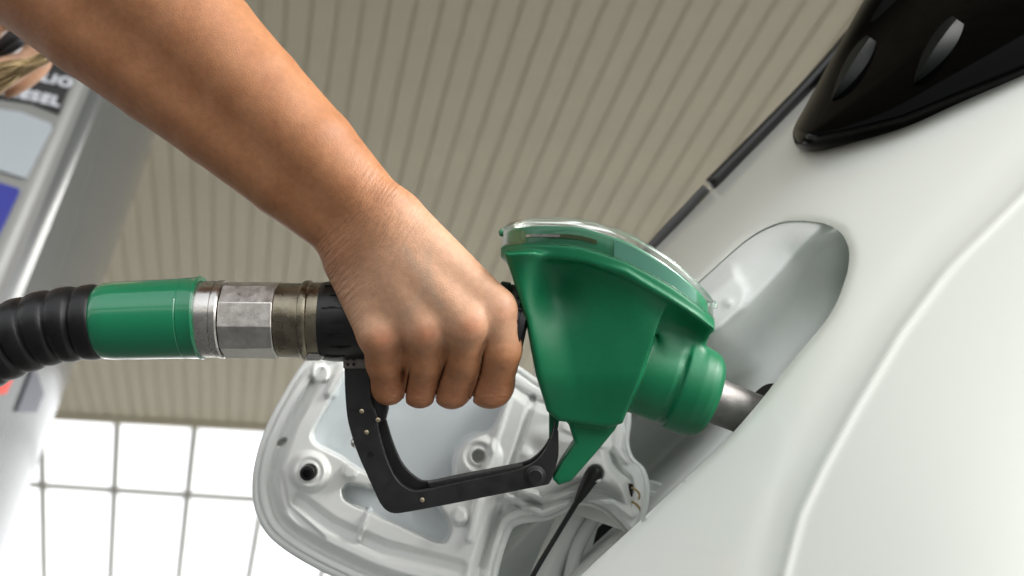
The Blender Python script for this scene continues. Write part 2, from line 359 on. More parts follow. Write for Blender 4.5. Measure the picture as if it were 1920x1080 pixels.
def skin_mat():
    mt, t, b, out = nodes('skin'); N = t.nodes; Lk = t.links
    def at(n):
        a = N.new('ShaderNodeAttribute'); a.attribute_name = n; return a
    tc = N.new('ShaderNodeTexCoord')
    n1 = N.new('ShaderNodeTexNoise'); n1.inputs['Scale'].default_value = 55; n1.inputs['Detail'].default_value = 5; Lk.new(tc.outputs['Object'], n1.inputs['Vector'])
    cr = N.new('ShaderNodeValToRGB'); cr.color_ramp.elements[0].position = .3; cr.color_ramp.elements[0].color = (.315, .132, .056, 1)
    cr.color_ramp.elements[1].position = .7; cr.color_ramp.elements[1].color = (.385, .176, .082, 1)
    Lk.new(n1.outputs['Fac'], cr.inputs[0])
    def mix(prev, attr, col, amt):
        a = at(attr); mm = N.new('ShaderNodeMath'); mm.operation = 'MULTIPLY'; mm.inputs[1].default_value = amt; Lk.new(a.outputs['Fac'], mm.inputs[0])
        x = N.new('ShaderNodeMix'); x.data_type = 'RGBA'; x.inputs['B'].default_value = (*col, 1); Lk.new(mm.outputs[0], x.inputs['Factor']); Lk.new(prev, x.inputs['A']); return x.outputs['Result']
    c = mix(cr.outputs[0], 'pale', (.50, .295, .185), .8)
    c = mix(c, 'red', (.55, .17, .10), .5)
    c = mix(c, 'vein', (.34, .24, .17), .5)
    nm = N.new('ShaderNodeTexNoise'); nm.inputs['Scale'].default_value = 260; nm.inputs['Detail'].default_value = 3; Lk.new(tc.outputs['Object'], nm.inputs['Vector'])
    mm_ = N.new('ShaderNodeMapRange'); mm_.inputs['From Min'].default_value = .3; mm_.inputs['From Max'].default_value = .7; mm_.inputs['To Min'].default_value = .90; mm_.inputs['To Max'].default_value = 1.08; Lk.new(nm.outputs['Fac'], mm_.inputs['Value'])
    vf = N.new('ShaderNodeTexVoronoi'); vf.inputs['Scale'].default_value = 75; Lk.new(tc.outputs['Object'], vf.inputs['Vector'])
    fm = N.new('ShaderNodeMapRange'); fm.inputs['From Min'].default_value = .05; fm.inputs['From Max'].default_value = .14; fm.inputs['To Min'].default_value = .86; fm.inputs['To Max'].default_value = 1.0; Lk.new(vf.outputs['Distance'], fm.inputs['Value'])
    m3 = N.new('ShaderNodeMath'); m3.operation = 'MULTIPLY'; Lk.new(mm_.outputs[0], m3.inputs[0]); Lk.new(fm.outputs[0], m3.inputs[1])
    vs = N.new('ShaderNodeVectorMath'); vs.operation = 'SCALE'; Lk.new(c, vs.inputs[0]); Lk.new(m3.outputs[0], vs.inputs['Scale']); c = vs.outputs[0]
    Lk.new(c, b.inputs['Base Color'])
    b.inputs['Roughness'].default_value = .48; b.inputs['Specular IOR Level'].default_value = .38
    b.inputs['Subsurface Weight'].default_value = .12; b.inputs['Subsurface Radius'].default_value = (1, .35, .2); b.inputs['Subsurface Scale'].default_value = .004
    # pores and creases
    vo = N.new('ShaderNodeTexVoronoi'); vo.inputs['Scale'].default_value = 1100; Lk.new(tc.outputs['Object'], vo.inputs['Vector'])
    al, wr = at('along'), at('wrinkle')
    cb = N.new('ShaderNodeCombineXYZ'); Lk.new(al.outputs['Fac'], cb.inputs[0])
    ac = at('across'); m0 = N.new('ShaderNodeMath'); m0.operation = 'MULTIPLY'; m0.inputs[1].default_value = .16; Lk.new(ac.outputs['Fac'], m0.inputs[0]); Lk.new(m0.outputs[0], cb.inputs[1])
    nw = N.new('ShaderNodeTexNoise'); nw.inputs['Scale'].default_value = .16; nw.inputs['Detail'].default_value = 4; nw.inputs['Roughness'].default_value = .6; Lk.new(cb.outputs[0], nw.inputs['Vector'])
    mw = N.new('ShaderNodeMath'); mw.operation = 'MULTIPLY'; Lk.new(nw.outputs['Fac'], mw.inputs[0]); Lk.new(wr.outputs['Fac'], mw.inputs[1])
    b1 = N.new('ShaderNodeBump'); b1.inputs['Strength'].default_value = .22; b1.inputs['Distance'].default_value = .0003; Lk.new(vo.outputs['Distance'], b1.inputs['Height'])
    b2 = N.new('ShaderNodeBump'); b2.inputs['Strength'].default_value = .6; b2.inputs['Distance'].default_value = .0020; Lk.new(mw.outputs[0], b2.inputs['Height']); Lk.new(b1.outputs[0], b2.inputs['Normal'])
    n3 = N.new('ShaderNodeTexNoise'); n3.inputs['Scale'].default_value = 350; n3.inputs['Detail'].default_value = 3; Lk.new(tc.outputs['Object'], n3.inputs['Vector'])
    b3 = N.new('ShaderNodeBump'); b3.inputs['Strength'].default_value = .15; b3.inputs['Distance'].default_value = .0006; Lk.new(n3.outputs['Fac'], b3.inputs['Height']); Lk.new(b2.outputs[0], b3.inputs['Normal'])
    Lk.new(b3.outputs[0], b.inputs['Normal'])
    return mt
M['skin'] = skin_mat()
def face_mat():
    return pbr('face_skin', (.52, .31, .21), .5, var=.06, vscale=40)
M['face'] = face_mat()

# ================================================================== SETTING
g = mesh('ground', [(-900, -900, 0), (900, -900, 0), (900, 900, 0), (-900, 900, 0)], [(0, 1, 2, 3)], M['ground'], smooth=False, origin=(0, 0, 0))
tag(g, kind='structure')

# canopy: beige tray panels with narrow recessed joints, running away from the camera
ZS = 4.85; CL = 12.6; SKEW = -.337; PW = .1352
can = tag(empty('canopy', (0, 6, ZS)), 'flat forecourt canopy with beige ribbed soffit high above the arm', 'canopy')
x0, x1 = -105, 25
pm = None
for i in range(x0, x1):
    x = i * PW + .02; yo = 9.984 + SKEW * x
    if pm is None:
        wv = PW - .016
        pv = []; 
        for (xx, zz) in ((0, .009), (.008, 0), (wv - .008, 0), (wv, .009)):
            for yy in (0, -CL): pv.append((xx, yy, zz))
        pf = [(0, 2, 3, 1), (2, 4, 5, 3), (4, 6, 7, 5)]
        pm = bpy.data.meshes.new('soffit_panel'); pm.from_pydata(pv, [], pf); pm.materials.append(M['soffit'])
    o = bpy.data.objects.new('soffit_panel', pm); COL.objects.link(o); o.parent = can; o.location = (x, yo - 6, random.uniform(-.0015, .0015))
xa, xb = x0 * PW, x1 * PW
ya, yb = 9.984 + SKEW * xa, 9.984 + SKEW * xb
mesh('deck', [(xa, ya, ZS + .008), (xb, yb, ZS + .008), (xb, yb - CL, ZS + .008), (xa, ya - CL, ZS + .008), (xa, ya, ZS + .5), (xb, yb, ZS + .5), (xb, yb - CL, ZS + .5), (xa, ya - CL, ZS + .5)],
     [(0, 1, 2, 3), (7, 6, 5, 4), (0, 4, 5, 1), (2, 6, 7, 3), (1, 5, 6, 2), (3, 7, 4, 0)], M['groove'], can, smooth=False)
mesh('edge_trim', [(xa, ya + .004, ZS - .03), (xb, yb + .004, ZS - .03), (xb, yb + .12, ZS - .03), (xa, ya + .12, ZS - .03), (xa, ya + .004, ZS + .14), (xb, yb + .004, ZS + .14), (xb, yb + .12, ZS + .14), (xa, ya + .12, ZS + .14)],
     [(0, 3, 2, 1), (4, 5, 6, 7), (0, 1, 5, 4), (2, 3, 7, 6), (1, 2, 6, 5), (3, 0, 4, 7)], M['groove'], can, smooth=False)

# sloping glazed roof beyond the canopy edge
GS = -.38; ROWS = [0, 1.1, 3.0, 4.9]; NR = 3; MX = .80
gl = tag(empty('glazed_roof', (-1, 12, ZS - .6)), 'sloping roof of bright white panes between thin grey bars', 'glass roof')
def gp(x, r, dz=0):
    ye = 9.984 + SKEW * x + .14; y = ye + float(np.interp(r, [-1, 0, 1, 2, 3], [-1.1] + ROWS)); return np.array([x, y, ZS + .03 + GS * (y - ye) + dz])
gx = [-2.07 + MX * k for k in range(-8, 12)]
def bar(name, a, b, wd, ht, mat, parent, side):
    a = np.array(a); b = np.array(b); s = np.array(side, float) * wd / 2; u = np.array([0, 0, ht])
    v = [a - s, a + s, b + s, b - s, a - s + u, a + s + u, b + s + u, b - s + u]
    return mesh(name, v, [(0, 3, 2, 1), (4, 5, 6, 7), (0, 1, 5, 4), (1, 2, 6, 5), (2, 3, 7, 6), (3, 0, 4, 7)], mat, parent, smooth=False)
for x in gx: bar('glazing_bar', gp(x, -.02), gp(x, NR), .062, .07, M['frame'], gl, (1, 0, 0))
for r in range(1, NR + 1):
    a, b = gp(gx[0], r, .01), gp(gx[-1], r, .01)
    bar('cross_bar', a, b, .09, .05, M['frame'], gl, (0, 1, 0))
for k in range(len(gx) - 1):
    for r in range(NR):
        v = [gp(gx[k] + .02, r + .02, .05), gp(gx[k + 1] - .02, r + .02, .05), gp(gx[k + 1] - .02, r + .98, .05), gp(gx[k] + .02, r + .98, .05)]
        mesh('pane', v, [(0, 1, 2, 3)], M['pane'], gl, smooth=False)

# ================================================================== FUEL DISPENSER
AZ1, AZ3 = -.347, -.2465
YF = 1.9; XE = AZ1 * YF; YB = 2.62; XB = AZ3 * YB
pump = tag(empty('fuel_dispenser', (XE - .4, YF + .35, 0)), 'grey fuel dispenser with black diesel sign, standing behind the arm', 'fuel pump')
def plan(name, pts, z0, z1, mat):
    n = len(pts); v = [(x, y, z0) for x, y in pts] + [(x, y, z1) for x, y in pts]
    f = [tuple(range(n - 1, -1, -1)), tuple(range(n, 2 * n))] + [(i, (i + 1) % n, (i + 1) % n + n, i + n) for i in range(n)]
    return fix(mesh(name, v, f, mat, pump, sharp=40))
side = []
for t in np.linspace(0, 1, 25):
    side.append((XE + .045 + (XB - XE - .045) * t + .035 * math.sin(math.pi * t), YF + .05 + (YB - YF - .05) * t))
plan('cabinet', [(XE - .78, YF + .03), (XE + .02, YF + .03)] + side + [(XB - .8, YB)], .12, 3.1, M['pump_grey'])
plan('seam', [(XE - .8, YF + .02), (XE + .012, YF + .02), (XE + .036, YF + .05), (XE + .03, YF + .08), (XE - .8, YF + .08)], .14, 3.08, M['pump_dark'])
plan('sign_frame', [(XE - .8, YF), (XE - .012, YF), (XE + .004, YF + .006), (XE + .012, YF + .018), (XE - .8, YF + .018)], .16, 3.05, M['pump_frame'])
plan('plinth', [(XE - .84, YF - .03), (XE + .06, YF - .03), (XB + .06, YB + .04), (XB - .84, YB + .04)], 0, .115, M['pump_dark'])
plan('cap', [(XE - .82, YF - .02), (XE + .06, YF - .02), (XB + .05, YB + .03), (XB - .82, YB + .03)], 3.104, 3.2, M['pump_white'])
def onsign(px, py): 
    p = onY(px, py, YF); return p[0], p[2]
def slab(name, px, mat, th=.004, parent=pump):
    q = [onsign(*p) for p in px]; n = len(q)
    v = [(x, YF - .001, z) for x, z in q] + [(x, YF - .001 - th, z) for x, z in q]
    f = [tuple(range(n)), tuple(range(2 * n - 1, n - 1, -1))] + [(i, i + n, (i + 1) % n + n, (i + 1) % n) for i in range(n)]
    return fix(mesh(name, v, f, mat, parent, smooth=False))
bl = slab('black_sign', [(-200, 60), (60, 60), (146, 122), (112, 216), (60, 195), (0, 186), (-200, 180)], M['sign_black'])
slab('white_panel', [(-200, 205), (0, 207), (40, 213), (95, 234), (98, 242), (52, 332), (48, 337), (0, 322), (-200, 300)], M['pump_white'])
slab('blue_panel', [(-200, 310), (0, 345), (36, 356), (37, 362), (0, 440), (-60, 560), (-200, 560)], M['blue'])
def text(s, px, py, size, parent):
    c = bpy.data.curves.new('letters', 'FONT'); c.body = s; c.size = size; c.align_x = 'RIGHT'; c.extrude = .001; c.offset = .0018; c.space_character = 1.18
    o = bpy.data.objects.new('tmp', c); COL.objects.link(o)
    me = bpy.data.meshes.new_from_object(o.evaluated_get(bpy.context.evaluated_depsgraph_get())); bpy.data.objects.remove(o)
    x, z = onsign(px, py); n = len(me.vertices); co = np.empty(n * 3); me.vertices.foreach_get('co', co); co = co.reshape(-1, 3)
    out = np.stack([x + co[:, 0] * 1.05, YF - .007 - co[:, 2], z + co[:, 1]], 1); me.vertices.foreach_set('co', out.ravel())
    return link('lettering', me, M['sign_white'], parent, False)
text('GASOLIO', 133, 168, .034, bl); text('DIESEL', 110, 203, .034, bl)
# reflections low on the glossy side panel, put in as coloured plates
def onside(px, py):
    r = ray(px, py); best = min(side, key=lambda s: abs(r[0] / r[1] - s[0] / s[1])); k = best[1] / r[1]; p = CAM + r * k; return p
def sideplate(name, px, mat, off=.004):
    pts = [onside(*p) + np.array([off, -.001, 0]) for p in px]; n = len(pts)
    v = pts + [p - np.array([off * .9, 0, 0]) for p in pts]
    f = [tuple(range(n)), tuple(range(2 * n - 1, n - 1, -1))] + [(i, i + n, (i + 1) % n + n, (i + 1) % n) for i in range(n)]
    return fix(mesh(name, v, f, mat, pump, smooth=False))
sideplate('navy_reflection', [(28, 772), (62, 684), (79, 738), (66, 772)], M['navy'])
sideplate('red_reflection', [(-40, 740), (-20, 690), (25, 700), (8, 738)], M['red'])

# ================================================================== CAR
EA = np.array([.6925, -.7214]); ET = np.array([.7214, .6925])
def at2px(a, t): return 1230 + EA[0] * a + ET[0] * t, 460 + EA[1] * a + ET[1] * t
def px2at(x, y): return (x - 1230) * EA[0] + (y - 460) * EA[1], (x - 1230) * ET[0] + (y - 460) * ET[1]
CREASE = np.array([px2at(*p) for p in [(2150, 130), (1920, 362), (1780, 500), (1690, 620), (1600, 770), (1540, 880), (1500, 965), (1470, 1080), (1445, 1250), (1430, 1500)]])
def body_depth(a, t):
    a = np.asarray(a, float); t = np.asarray(t, float)
    tt = np.clip(t, -5, None)
    d = .955 - .200 * (1 - np.exp(-(tt + 5) / 58.0)) - .00050 * tt + .00000017 * np.clip(tt, 0, 1200) ** 2
    d = d + .00006 * (np.sqrt(a * a + 400. ** 2) - 400. + a)
    # soft shoulder crease: ridge then a hollow
    ct = np.interp(a, CREASE[::-1, 0], CREASE[::-1, 1]); q = t - ct
    d = d - .0020 * np.exp(-(np.abs(q) / 9) ** 1.7) + .0016 * np.exp(-((q + 45) / 40) ** 2)
    return d
car = tag(empty('car', (1.0, 1.0, 0)), 'white car rear quarter with open fuel flap and smoked tail light', 'car')
def car_pt(px, py, d): return P(px, py, d)
# opening outline in (a, t)
OPEN = [(-960, 190), (-945, 110), (-890, 60), (-780, 42), (-500, 48), (-250, 85), (19, 106), (124, 115), (180, 132), (214, 156), (245, 195), (257, 228), (251, 255), (236, 276), (202, 299), (134, 325), (30, 334), (-150, 347), (-330, 340), (-543, 327), (-760, 322), (-880, 305), (-940, 260)]
OPENC = catmull(OPEN + OPEN[:1], 12)[:-1]
NO = len(OPENC); cc = np.array([0., 222.])
# rings from the lip out to a big boundary
def outer(p):                                   # boundary point matched to a lip point
    core = np.array([np.clip(p[0], -800, 150), 222.]); d = p - core; d = d / (np.linalg.norm(d) + 1e-9)
    A0, A1, T0, T1 = -1900., 2100., -4., 2300.
    s = min(((A1 - p[0]) / d[0]) if d[0] > 1e-6 else 1e9, ((A0 - p[0]) / d[0]) if d[0] < -1e-6 else 1e9, ((T1 - p[1]) / d[1]) if d[1] > 1e-6 else 1e9, ((T0 - p[1]) / d[1]) if d[1] < -1e-6 else 1e9)
    return p + d * s
OUT = np.array([outer(p) for p in OPENC])
# denser resample so that corners are met
def body_mesh():
    # regular fine grid over (a, t) clipped at the lip, vertices near the lip snapped on to it
    A = np.concatenate([np.arange(-1420, -980, 40), np.arange(-980, 320, 8), np.arange(320, 1500, 20)])
    T = np.concatenate([np.linspace(-5, 100, 36), np.arange(106, 900, 6), np.arange(900, 1260, 15)])
    aa, tt = np.meshgrid(A, T, indexing='ij')
    sd = poly_sdf(aa, tt, OPENC)
    # snap
    eps = 1.0
    gx_ = (poly_sdf(aa + eps, tt, OPENC) - sd) / eps; gy_ = (poly_sdf(aa, tt + eps, OPENC) - sd) / eps
    near = (sd < 3.5) & (sd > -9)
    a2 = np.where(near, aa - gx_ * sd, aa); t2 = np.where(near, tt - gy_ * sd, tt)
    keep = (sd > -9)
    d = body_depth(a2, t2)
    # rolled lip
    s2 = np.where(near, 0, sd); d = d + .004 * np.exp(-np.clip(s2, 0, None) / 5.0)
    px, py = at2px(a2, t2)
    rays = CAMX[None, None] * ((px - CX) / F_PX)[..., None] + CAMY * ((CY - py) / F_PX)[..., None] + CAMF
    V = CAM + rays * d[..., None]
    nA, nT = aa.shape; idx = np.full(aa.shape, -1); idx[keep] = np.arange(keep.sum())
    F = []
    for i in range(nA - 1):
        for j in range(nT - 1):
            q = (idx[i, j], idx[i + 1, j], idx[i + 1, j + 1], idx[i, j + 1])
            if min(q) < 0: continue
            if near[i, j] and near[i + 1, j] and near[i + 1, j + 1] and near[i, j + 1] and sd[i:i + 2, j:j + 2].mean() < 0: continue
            F.append(q)
    return V[keep], F
bv, bf = body_mesh()
fix(mesh('body_panel', bv, bf, M['paint'], car))
# folded lip running inwards all round the opening
lip = []
for k, (dd, sh) in enumerate(((.0045, 0), (.009, 2.0), (.016, 3.0), (.026, 3.0))):
    for p in OPENC:
        core = np.array([np.clip(p[0], -760, 100), 222.]); q = p - core; q /= np.linalg.norm(q)
        p2 = p + q * sh * (-.3 if k < 2 else .6)
        px, py = at2px(*p2); lip.append(car_pt(px, py, float(body_depth(*p)) + dd))
fix(mesh('flap_lip', lip, grid_faces(4, NO, True), M['paint'], car))
# pocket behind the opening
def pocket():
    A = np.arange(-1020, 330, 7.0); T = np.arange(25, 470, 5.0); aa, tt = np.meshgrid(A, T, indexing='ij')
    sd = poly_sdf(aa, tt, OPENC)
    ins = np.clip(-sd, 0, None)
    base = body_depth(aa, np.clip(tt, 70, 200))
    dep = .007 + .018 * sstep(3, 80, ins) + .045 * sstep(80, 220, tt - 100)
    dep = dep + .15 * sstep(-20, -330, aa) * sstep(4, 60, ins)
    top = sstep(150, 260, aa)                      # shallower round the upper end
    dep = dep - .010 * top * sstep(10, 90, ins)
    # raised step plate with a rounded corner
    st = poly_sdf(aa, tt, [px2at(*p) for p in [(1300, 560), (1372, 492), (1402, 545), (1392, 580), (1345, 622), (1280, 680), (1200, 640)]])
    dep = dep - .007 * (1 - sstep(-5, 5, st))
    dotp = px2at(1365, 567); dep = dep - .0035 * np.exp(-(((aa - dotp[0]) ** 2 + (tt - dotp[1]) ** 2) / 60) ** 2)
    d = np.where(sd > 6, body_depth(aa, tt) + .03 + .02 * sstep(6, 60, sd), base + dep)
    d = np.maximum(d, body_depth(aa, np.clip(tt, 0, 2000)) + .007)
    px, py = at2px(aa, tt)
    rays = CAMX[None, None] * ((px - CX) / F_PX)[..., None] + CAMY * ((CY - py) / F_PX)[..., None] + CAMF
    V = (CAM + rays * d[..., None]).reshape(-1, 3)
    return V, grid_faces(*aa.shape)
pv_, pf_ = pocket(); pk = fix(mesh('filler_pocket', pv_, pf_, M['pocket'], car))

# black window trim on the far edge of the body
def trim(name, pts, r, mat, dz=0):
    path = catmull([W2L(P(x, y, d))[0] for x, y, d in pts], 8)
    return tube(name, path, r, mat, car, n=14)
trim('window_trim', [(1334, 346, .93), (1400, 279, .935), (1460, 218, .94), (1520, 155, .945), (1600, 62, .96), (1700, -70, .99)], 21, M['trim'])
trim('corner_trim', [(1130, 568, .93), (1180, 511, .93), (1230, 453, .93), (1290, 389, .93), (1324, 353, .93)], 14, M['trim_grey'])

# smoked tail light
def tail():
    TL = [(1660, -60), (1620, 0), (1560, 108), (1512, 195), (1489, 238), (1488, 262), (1499, 278), (1530, 283), (1600, 271), (1700, 247), (1800, 207), (1920, 160), (2050, 105), (2200, 30), (2250, -120), (1900, -160)]
    TLc = catmull(TL + TL[:1], 8)[:-1]
    X = np.arange(1480, 2260, 3.2); Y = np.arange(-165, 292, 3.2); xx, yy = np.meshgrid(X, Y, indexing='ij')
    sd = poly_sdf(xx, yy, TLc); e = 1.0
    gx_ = (poly_sdf(xx + e, yy, TLc) - sd) / e; gy_ = (poly_sdf(xx, yy + e, TLc) - sd) / e
    near = (sd > -1.6) & (sd < 4.6); x2 = np.where(near, xx - gx_ * sd, xx); y2 = np.where(near, yy - gy_ * sd, yy)
    keep = sd < 4.6; ins = np.where(near, 0, np.clip(-sd, 0, None))
    def dep(x, y, ins):
        a, t = px2at(x, y); d = body_depth(a, 140 + .72 * (np.sqrt(np.clip(t, 0, None) ** 2 + 40 ** 2) - 140))
        prof = .028 * (1 - np.exp(-ins / 10.0)) + .022 * (1 - np.exp(-ins / 60.0))
        # lower bevel band breaks away from the main face
        lowd = line_d(x, y, [(1488, 268), (1530, 283), (1600, 271), (1700, 247), (1800, 207), (1920, 160), (2200, 30)])
        band = 1 - sstep(15, 30, lowd)
        return d + .004 - prof + .010 * band
    d = dep(x2, y2, ins)
    px, py = x2, y2
    rays = CAMX[None, None] * ((px - CX) / F_PX)[..., None] + CAMY * ((CY - py) / F_PX)[..., None] + CAMF
    V = CAM + rays * d[..., None]; idx = np.full(xx.shape, -1); idx[keep] = np.arange(keep.sum()); F = []
    for i in range(xx.shape[0] - 1):
        for j in range(xx.shape[1] - 1):
            q = (idx[i, j], idx[i + 1, j], idx[i + 1, j + 1], idx[i, j + 1])
            if min(q) < 0: continue
            if near[i:i + 2, j:j + 2].all() and sd[i:i + 2, j:j + 2].mean() > 0: continue
            F.append(q)
    lens = fix(mesh('tail_light', V[keep], F, M['lens'], car))
    # skirt
    sk = []
    for off in (.0, .16):
        for p in TLc:
            a, t = px2at(*p); sk.append(P(p[0], p[1], float(dep(np.array(p[0]), np.array(p[1]), np.array(0.0))) + off))
    fix(mesh('lens_edge', sk, grid_faces(2, len(TLc), True), M['lens'], lens))
    def fin(tip, tail_, wid):
        tip = np.array(tip, float); tl = np.array(tail_, float); ax = tl - tip; L = np.linalg.norm(ax); ax /= L; nr = np.array([-ax[1], ax[0]])
        v = []; n = 26; mcs = 9
        for i in range(n):
            u = i / (n - 1); c = tip + ax * L * u
            wv = wid * (math.sin(math.pi * min(1, .10 + .90 * u) ** .75)) ** .8 if u < 1 else 0
            hgt = .020 * math.sin(math.pi * min(1, .15 + .85 * u)) ** .7
            for j in range(mcs):
                s = 1 - 2 * j / (mcs - 1); q = c + nr * s * wv; s = -s
                a, t = px2at(*q); inside = float(np.clip(-poly_sdf(np.array([[q[0]]]), np.array([[q[1]]]), TLc)[0, 0], 0, None))
                base = float(dep(np.array(q[0]), np.array(q[1]), np.array(inside)))
                ridge = max(0, 1 - abs(s + .35) / (.65 if s < -.35 else 1.35))
                v.append(P(q[0], q[1], base + .001 - hgt * ridge))
        return fix(mesh('fin', v, grid_faces(n, mcs), M['fin'], lens, sharp=50))
    fin((1634, 72), (1558, 190), 20); fin((1797, 38), (1712, 158), 24)
tail()

# ------------------------------------------------------------------ open fuel flap, seen from inside
ZF = -330.0
def zpl(x, y): return -.10 * (1000 - x) + .50 * (y - 850)
def flap():
    O = [(600, 662), (572, 688), (540, 738), (512, 790), (492, 842), (481, 900), (485, 950), (507, 996), (555, 1035), (630, 1075), (720, 1112), (830, 1135), (915, 1120), (927, 1070), (945, 1010), (966, 978), (1030, 966), (1085, 940), (1130, 950), (1160, 975), (1188, 1000), (1204, 965), (1210, 920), (1203, 884), (1182, 862), (1172, 830), (1174, 770), (1130, 745), (1030, 730), (965, 690), (900, 655), (760, 640), (660, 642)]
    Oc = catmull(O + O[:1], 6)[:-1]
    h = 2.2; X = np.arange(470, 1222, h); Y = np.arange(630, 1140, h); xx, yy = np.meshgrid(X, Y, indexing='ij')
    sd = poly_sdf(xx, yy, Oc); ins = -sd
    z = 18 * sstep(0, 9, ins) - 12 * sstep(18, 26, ins) + 46 * sstep(27, 48, ins)
    fr = z.copy()
    def rec(poly, lev, wd, zz):
        s = poly_sdf(xx, yy, catmull(list(poly) + [poly[0]], 4)[:-1]); k = 1 - sstep(-wd, wd, s); return zz * (1 - k) + lev * k
    A = [(668, 660), (622, 742), (590, 800), (586, 824), (600, 838), (640, 858), (668, 878), (720, 900), (800, 915), (848, 905), (852, 862), (868, 835), (895, 818), (922, 806), (938, 776), (946, 745), (925, 700), (860, 660), (760, 650)]
    B = [(642, 918), (655, 906), (690, 912), (740, 905), (800, 925), (825, 950), (845, 985), (840, 1010), (822, 1017), (770, 996), (690, 960), (648, 938)]
    z = rec(A, 0 + 6 * np.sin((xx - 600) / 300), 3.5, z); z = rec(B, -4, 3.0, z)
    sA = poly_sdf(xx, yy, catmull(A + A[:1], 4)[:-1]); sB = poly_sdf(xx, yy, catmull(B + B[:1], 4)[:-1]); skin = 1 - sstep(-6, 0, np.minimum(sA, sB))
    # joggled seam where the two pressings meet, small lugs
    for (cx, cy, r, hh) in ((580, 884, 44, 24), (897, 856, 50, 24), (655, 884, 18, 24), (862, 968, 19, 26), (600, 700, 22, 18)):
        rr = np.hypot(xx - cx, yy - cy); z = z + hh * (1 - sstep(r * .58, r * .95, rr)) * (1 - .0 * rr)
    for (cx, cy, r) in ((897, 856, 13), (580, 884, 14)):
        rr = np.hypot(xx - cx, yy - cy); z = z - 34 * (1 - sstep(r * .75, r * 1.05, rr)); z = z - 5 * np.exp(-((rr - r * 1.6) / 6) ** 2)
    ca, sa = math.cos(-.6), math.sin(-.6); u = (xx - 529) * ca + (yy - 829) * sa; v_ = -(xx - 529) * sa + (yy - 829) * ca
    z = z - 26 * (1 - sstep(.7, 1.15, np.hypot(u / 11, v_ / 5)))
    def rib(pts, hh, wd):
        nonlocal z; hh = hh * 1.45
        z = z + hh * (1 - sstep(wd * .35, wd * 1.25, line_d(xx, yy, pts)))
    rib([(692, 955), (672, 1012)], 10, 5)
    rib([(955, 742), (905, 900), (880, 1010)], 9, 8); rib([(1000, 745), (950, 900), (905, 1060)], -10, 8)
    rib([(952, 905), (1018, 938), (1060, 925), (1118, 900)], 16, 8); rib([(940, 925), (1016, 962), (1070, 945), (1150, 940), (1185, 965)], 17, 8)
    rib([(1060, 800), (1140, 835), (1178, 862)], 8, 10); rib([(560, 940), (620, 985), (720, 1030), (860, 1065)], -9, 16)
    rib([(600, 690), (548, 800), (520, 880), (535, 950), (600, 1010)], -6, 10)
    rib([(640, 690), (620, 735)], 9, 12)
    # hinge arm stands forward and rounds off at its end
    arm = sstep(985, 1075, xx) * sstep(790, 830, yy); z = z + 34 * arm - 26 * sstep(1165, 1206, xx) * arm
    rr = np.hypot(xx - 1116, yy - 887); z = z + 6 * (1 - sstep(18, 34, rr)) - 26 * (1 - sstep(11, 17, rr))
    z = z - 9 * np.exp(-(((xx - 1010) / 22) ** 2 + ((yy - 842) / 16) ** 2)) + 8 * np.exp(-(((xx - 985) / 14) ** 2 + ((yy - 850) / 11) ** 2))
    # plate is slightly dished and swings away from the camera to the left
    z = z + zpl(xx, yy)
    keep = sd < 3.2
    # snap rim
    e = 1.0; gx_ = (poly_sdf(xx + e, yy, Oc) - sd) / e; gy_ = (poly_sdf(xx, yy + e, Oc) - sd) / e
    near = (sd > -1.1) & (sd < 3.2); x2 = np.where(near, xx - gx_ * sd, xx); y2 = np.where(near, yy - gy_ * sd, yy)
    Z = ZF + z; k = 1 - Z / F_PX
    V = np.stack([CX + (x2 - CX) * k, CY + (y2 - CY) * k, Z], -1)
    idx = np.full(xx.shape, -1); idx[keep] = np.arange(keep.sum())
    q = np.stack([idx[:-1, :-1], idx[1:, :-1], idx[1:, 1:], idx[:-1, 1:]], -1).reshape(-1, 4); q = q[(q >= 0).all(1)]
    root = mesh_np('fuel_flap', V[keep], q, M['flap_in'], car); fix(root)
    vattr(root, 'recess_tone', skin[keep])
    # outer skin and rolled hem
    hem = []
    for p in Oc: zz = ZF + zpl(p[0], p[1]) + 3; hem.append(S(p[0], p[1], zz))
    hem = np.array(hem + hem[:2])
    tube('hem', hem, 9.5, M['paint_in'], root, n=12, cap=False)
    n = len(Oc); ctr = np.array([820, 880.])
    rings = []
    for s_, dz in ((1.0, -6), (.9, -14), (.6, -24), (.25, -28)):
        for p in Oc:
            q_ = ctr + (p - ctr) * s_; rings.append(S(q_[0], q_[1], ZF + zpl(q_[0], q_[1]) + dz))
    fcs = grid_faces(4, n, True) + [tuple(3 * n + i for i in range(n))]
    fix(mesh('outer_skin', rings, fcs, M['paint'], root, local=True))
    def zat(px, py):
        i = int(round((px - 470) / h)); j = int(round((py - 630) / h)); return ZF + z[i, j]
    # rubber stop
    zb = ZF + zpl(580, 884) + 84
    b = lathe('rubber_stop', [(0, 15), (8, 17), (20, 17), (26, 15), (28, 11), (28, 8), (18, 6.5)], S(580, 884, zb - 24), (0, 0, 1), M['rubber'], root, n=24, up=(0, 1, 0))
    # tether: tapered plug and cord
    za = ZF + 76
    pth = catmull([S(1118, 884, za + 34), S(1108, 896, za + 44), (S(1086, 934, za + 56)), S(1080, 944, za + 58), S(1040, 1010, za + 66), S(1000, 1078, za + 84), S(960, 1160, za + 80), S(930, 1260, za - 40)], 8)
    rr = np.interp(np.arange(len(pth)), [0, 3, 8, 16, 24, 30, 60], [14, 18.5, 17, 9, 6, 5.4, 5.4])
    tube('tether', pth, rr, M['rubber'], root, n=14)
    # spring clip on the end of the hinge arm
    prism('clip_slot', [(1179, 906), (1187, 908), (1186, 946), (1178, 944)], zat(1182, 925) - 6, zat(1182, 925) + 3, M['rubber'], root, bev=1, screen=True)
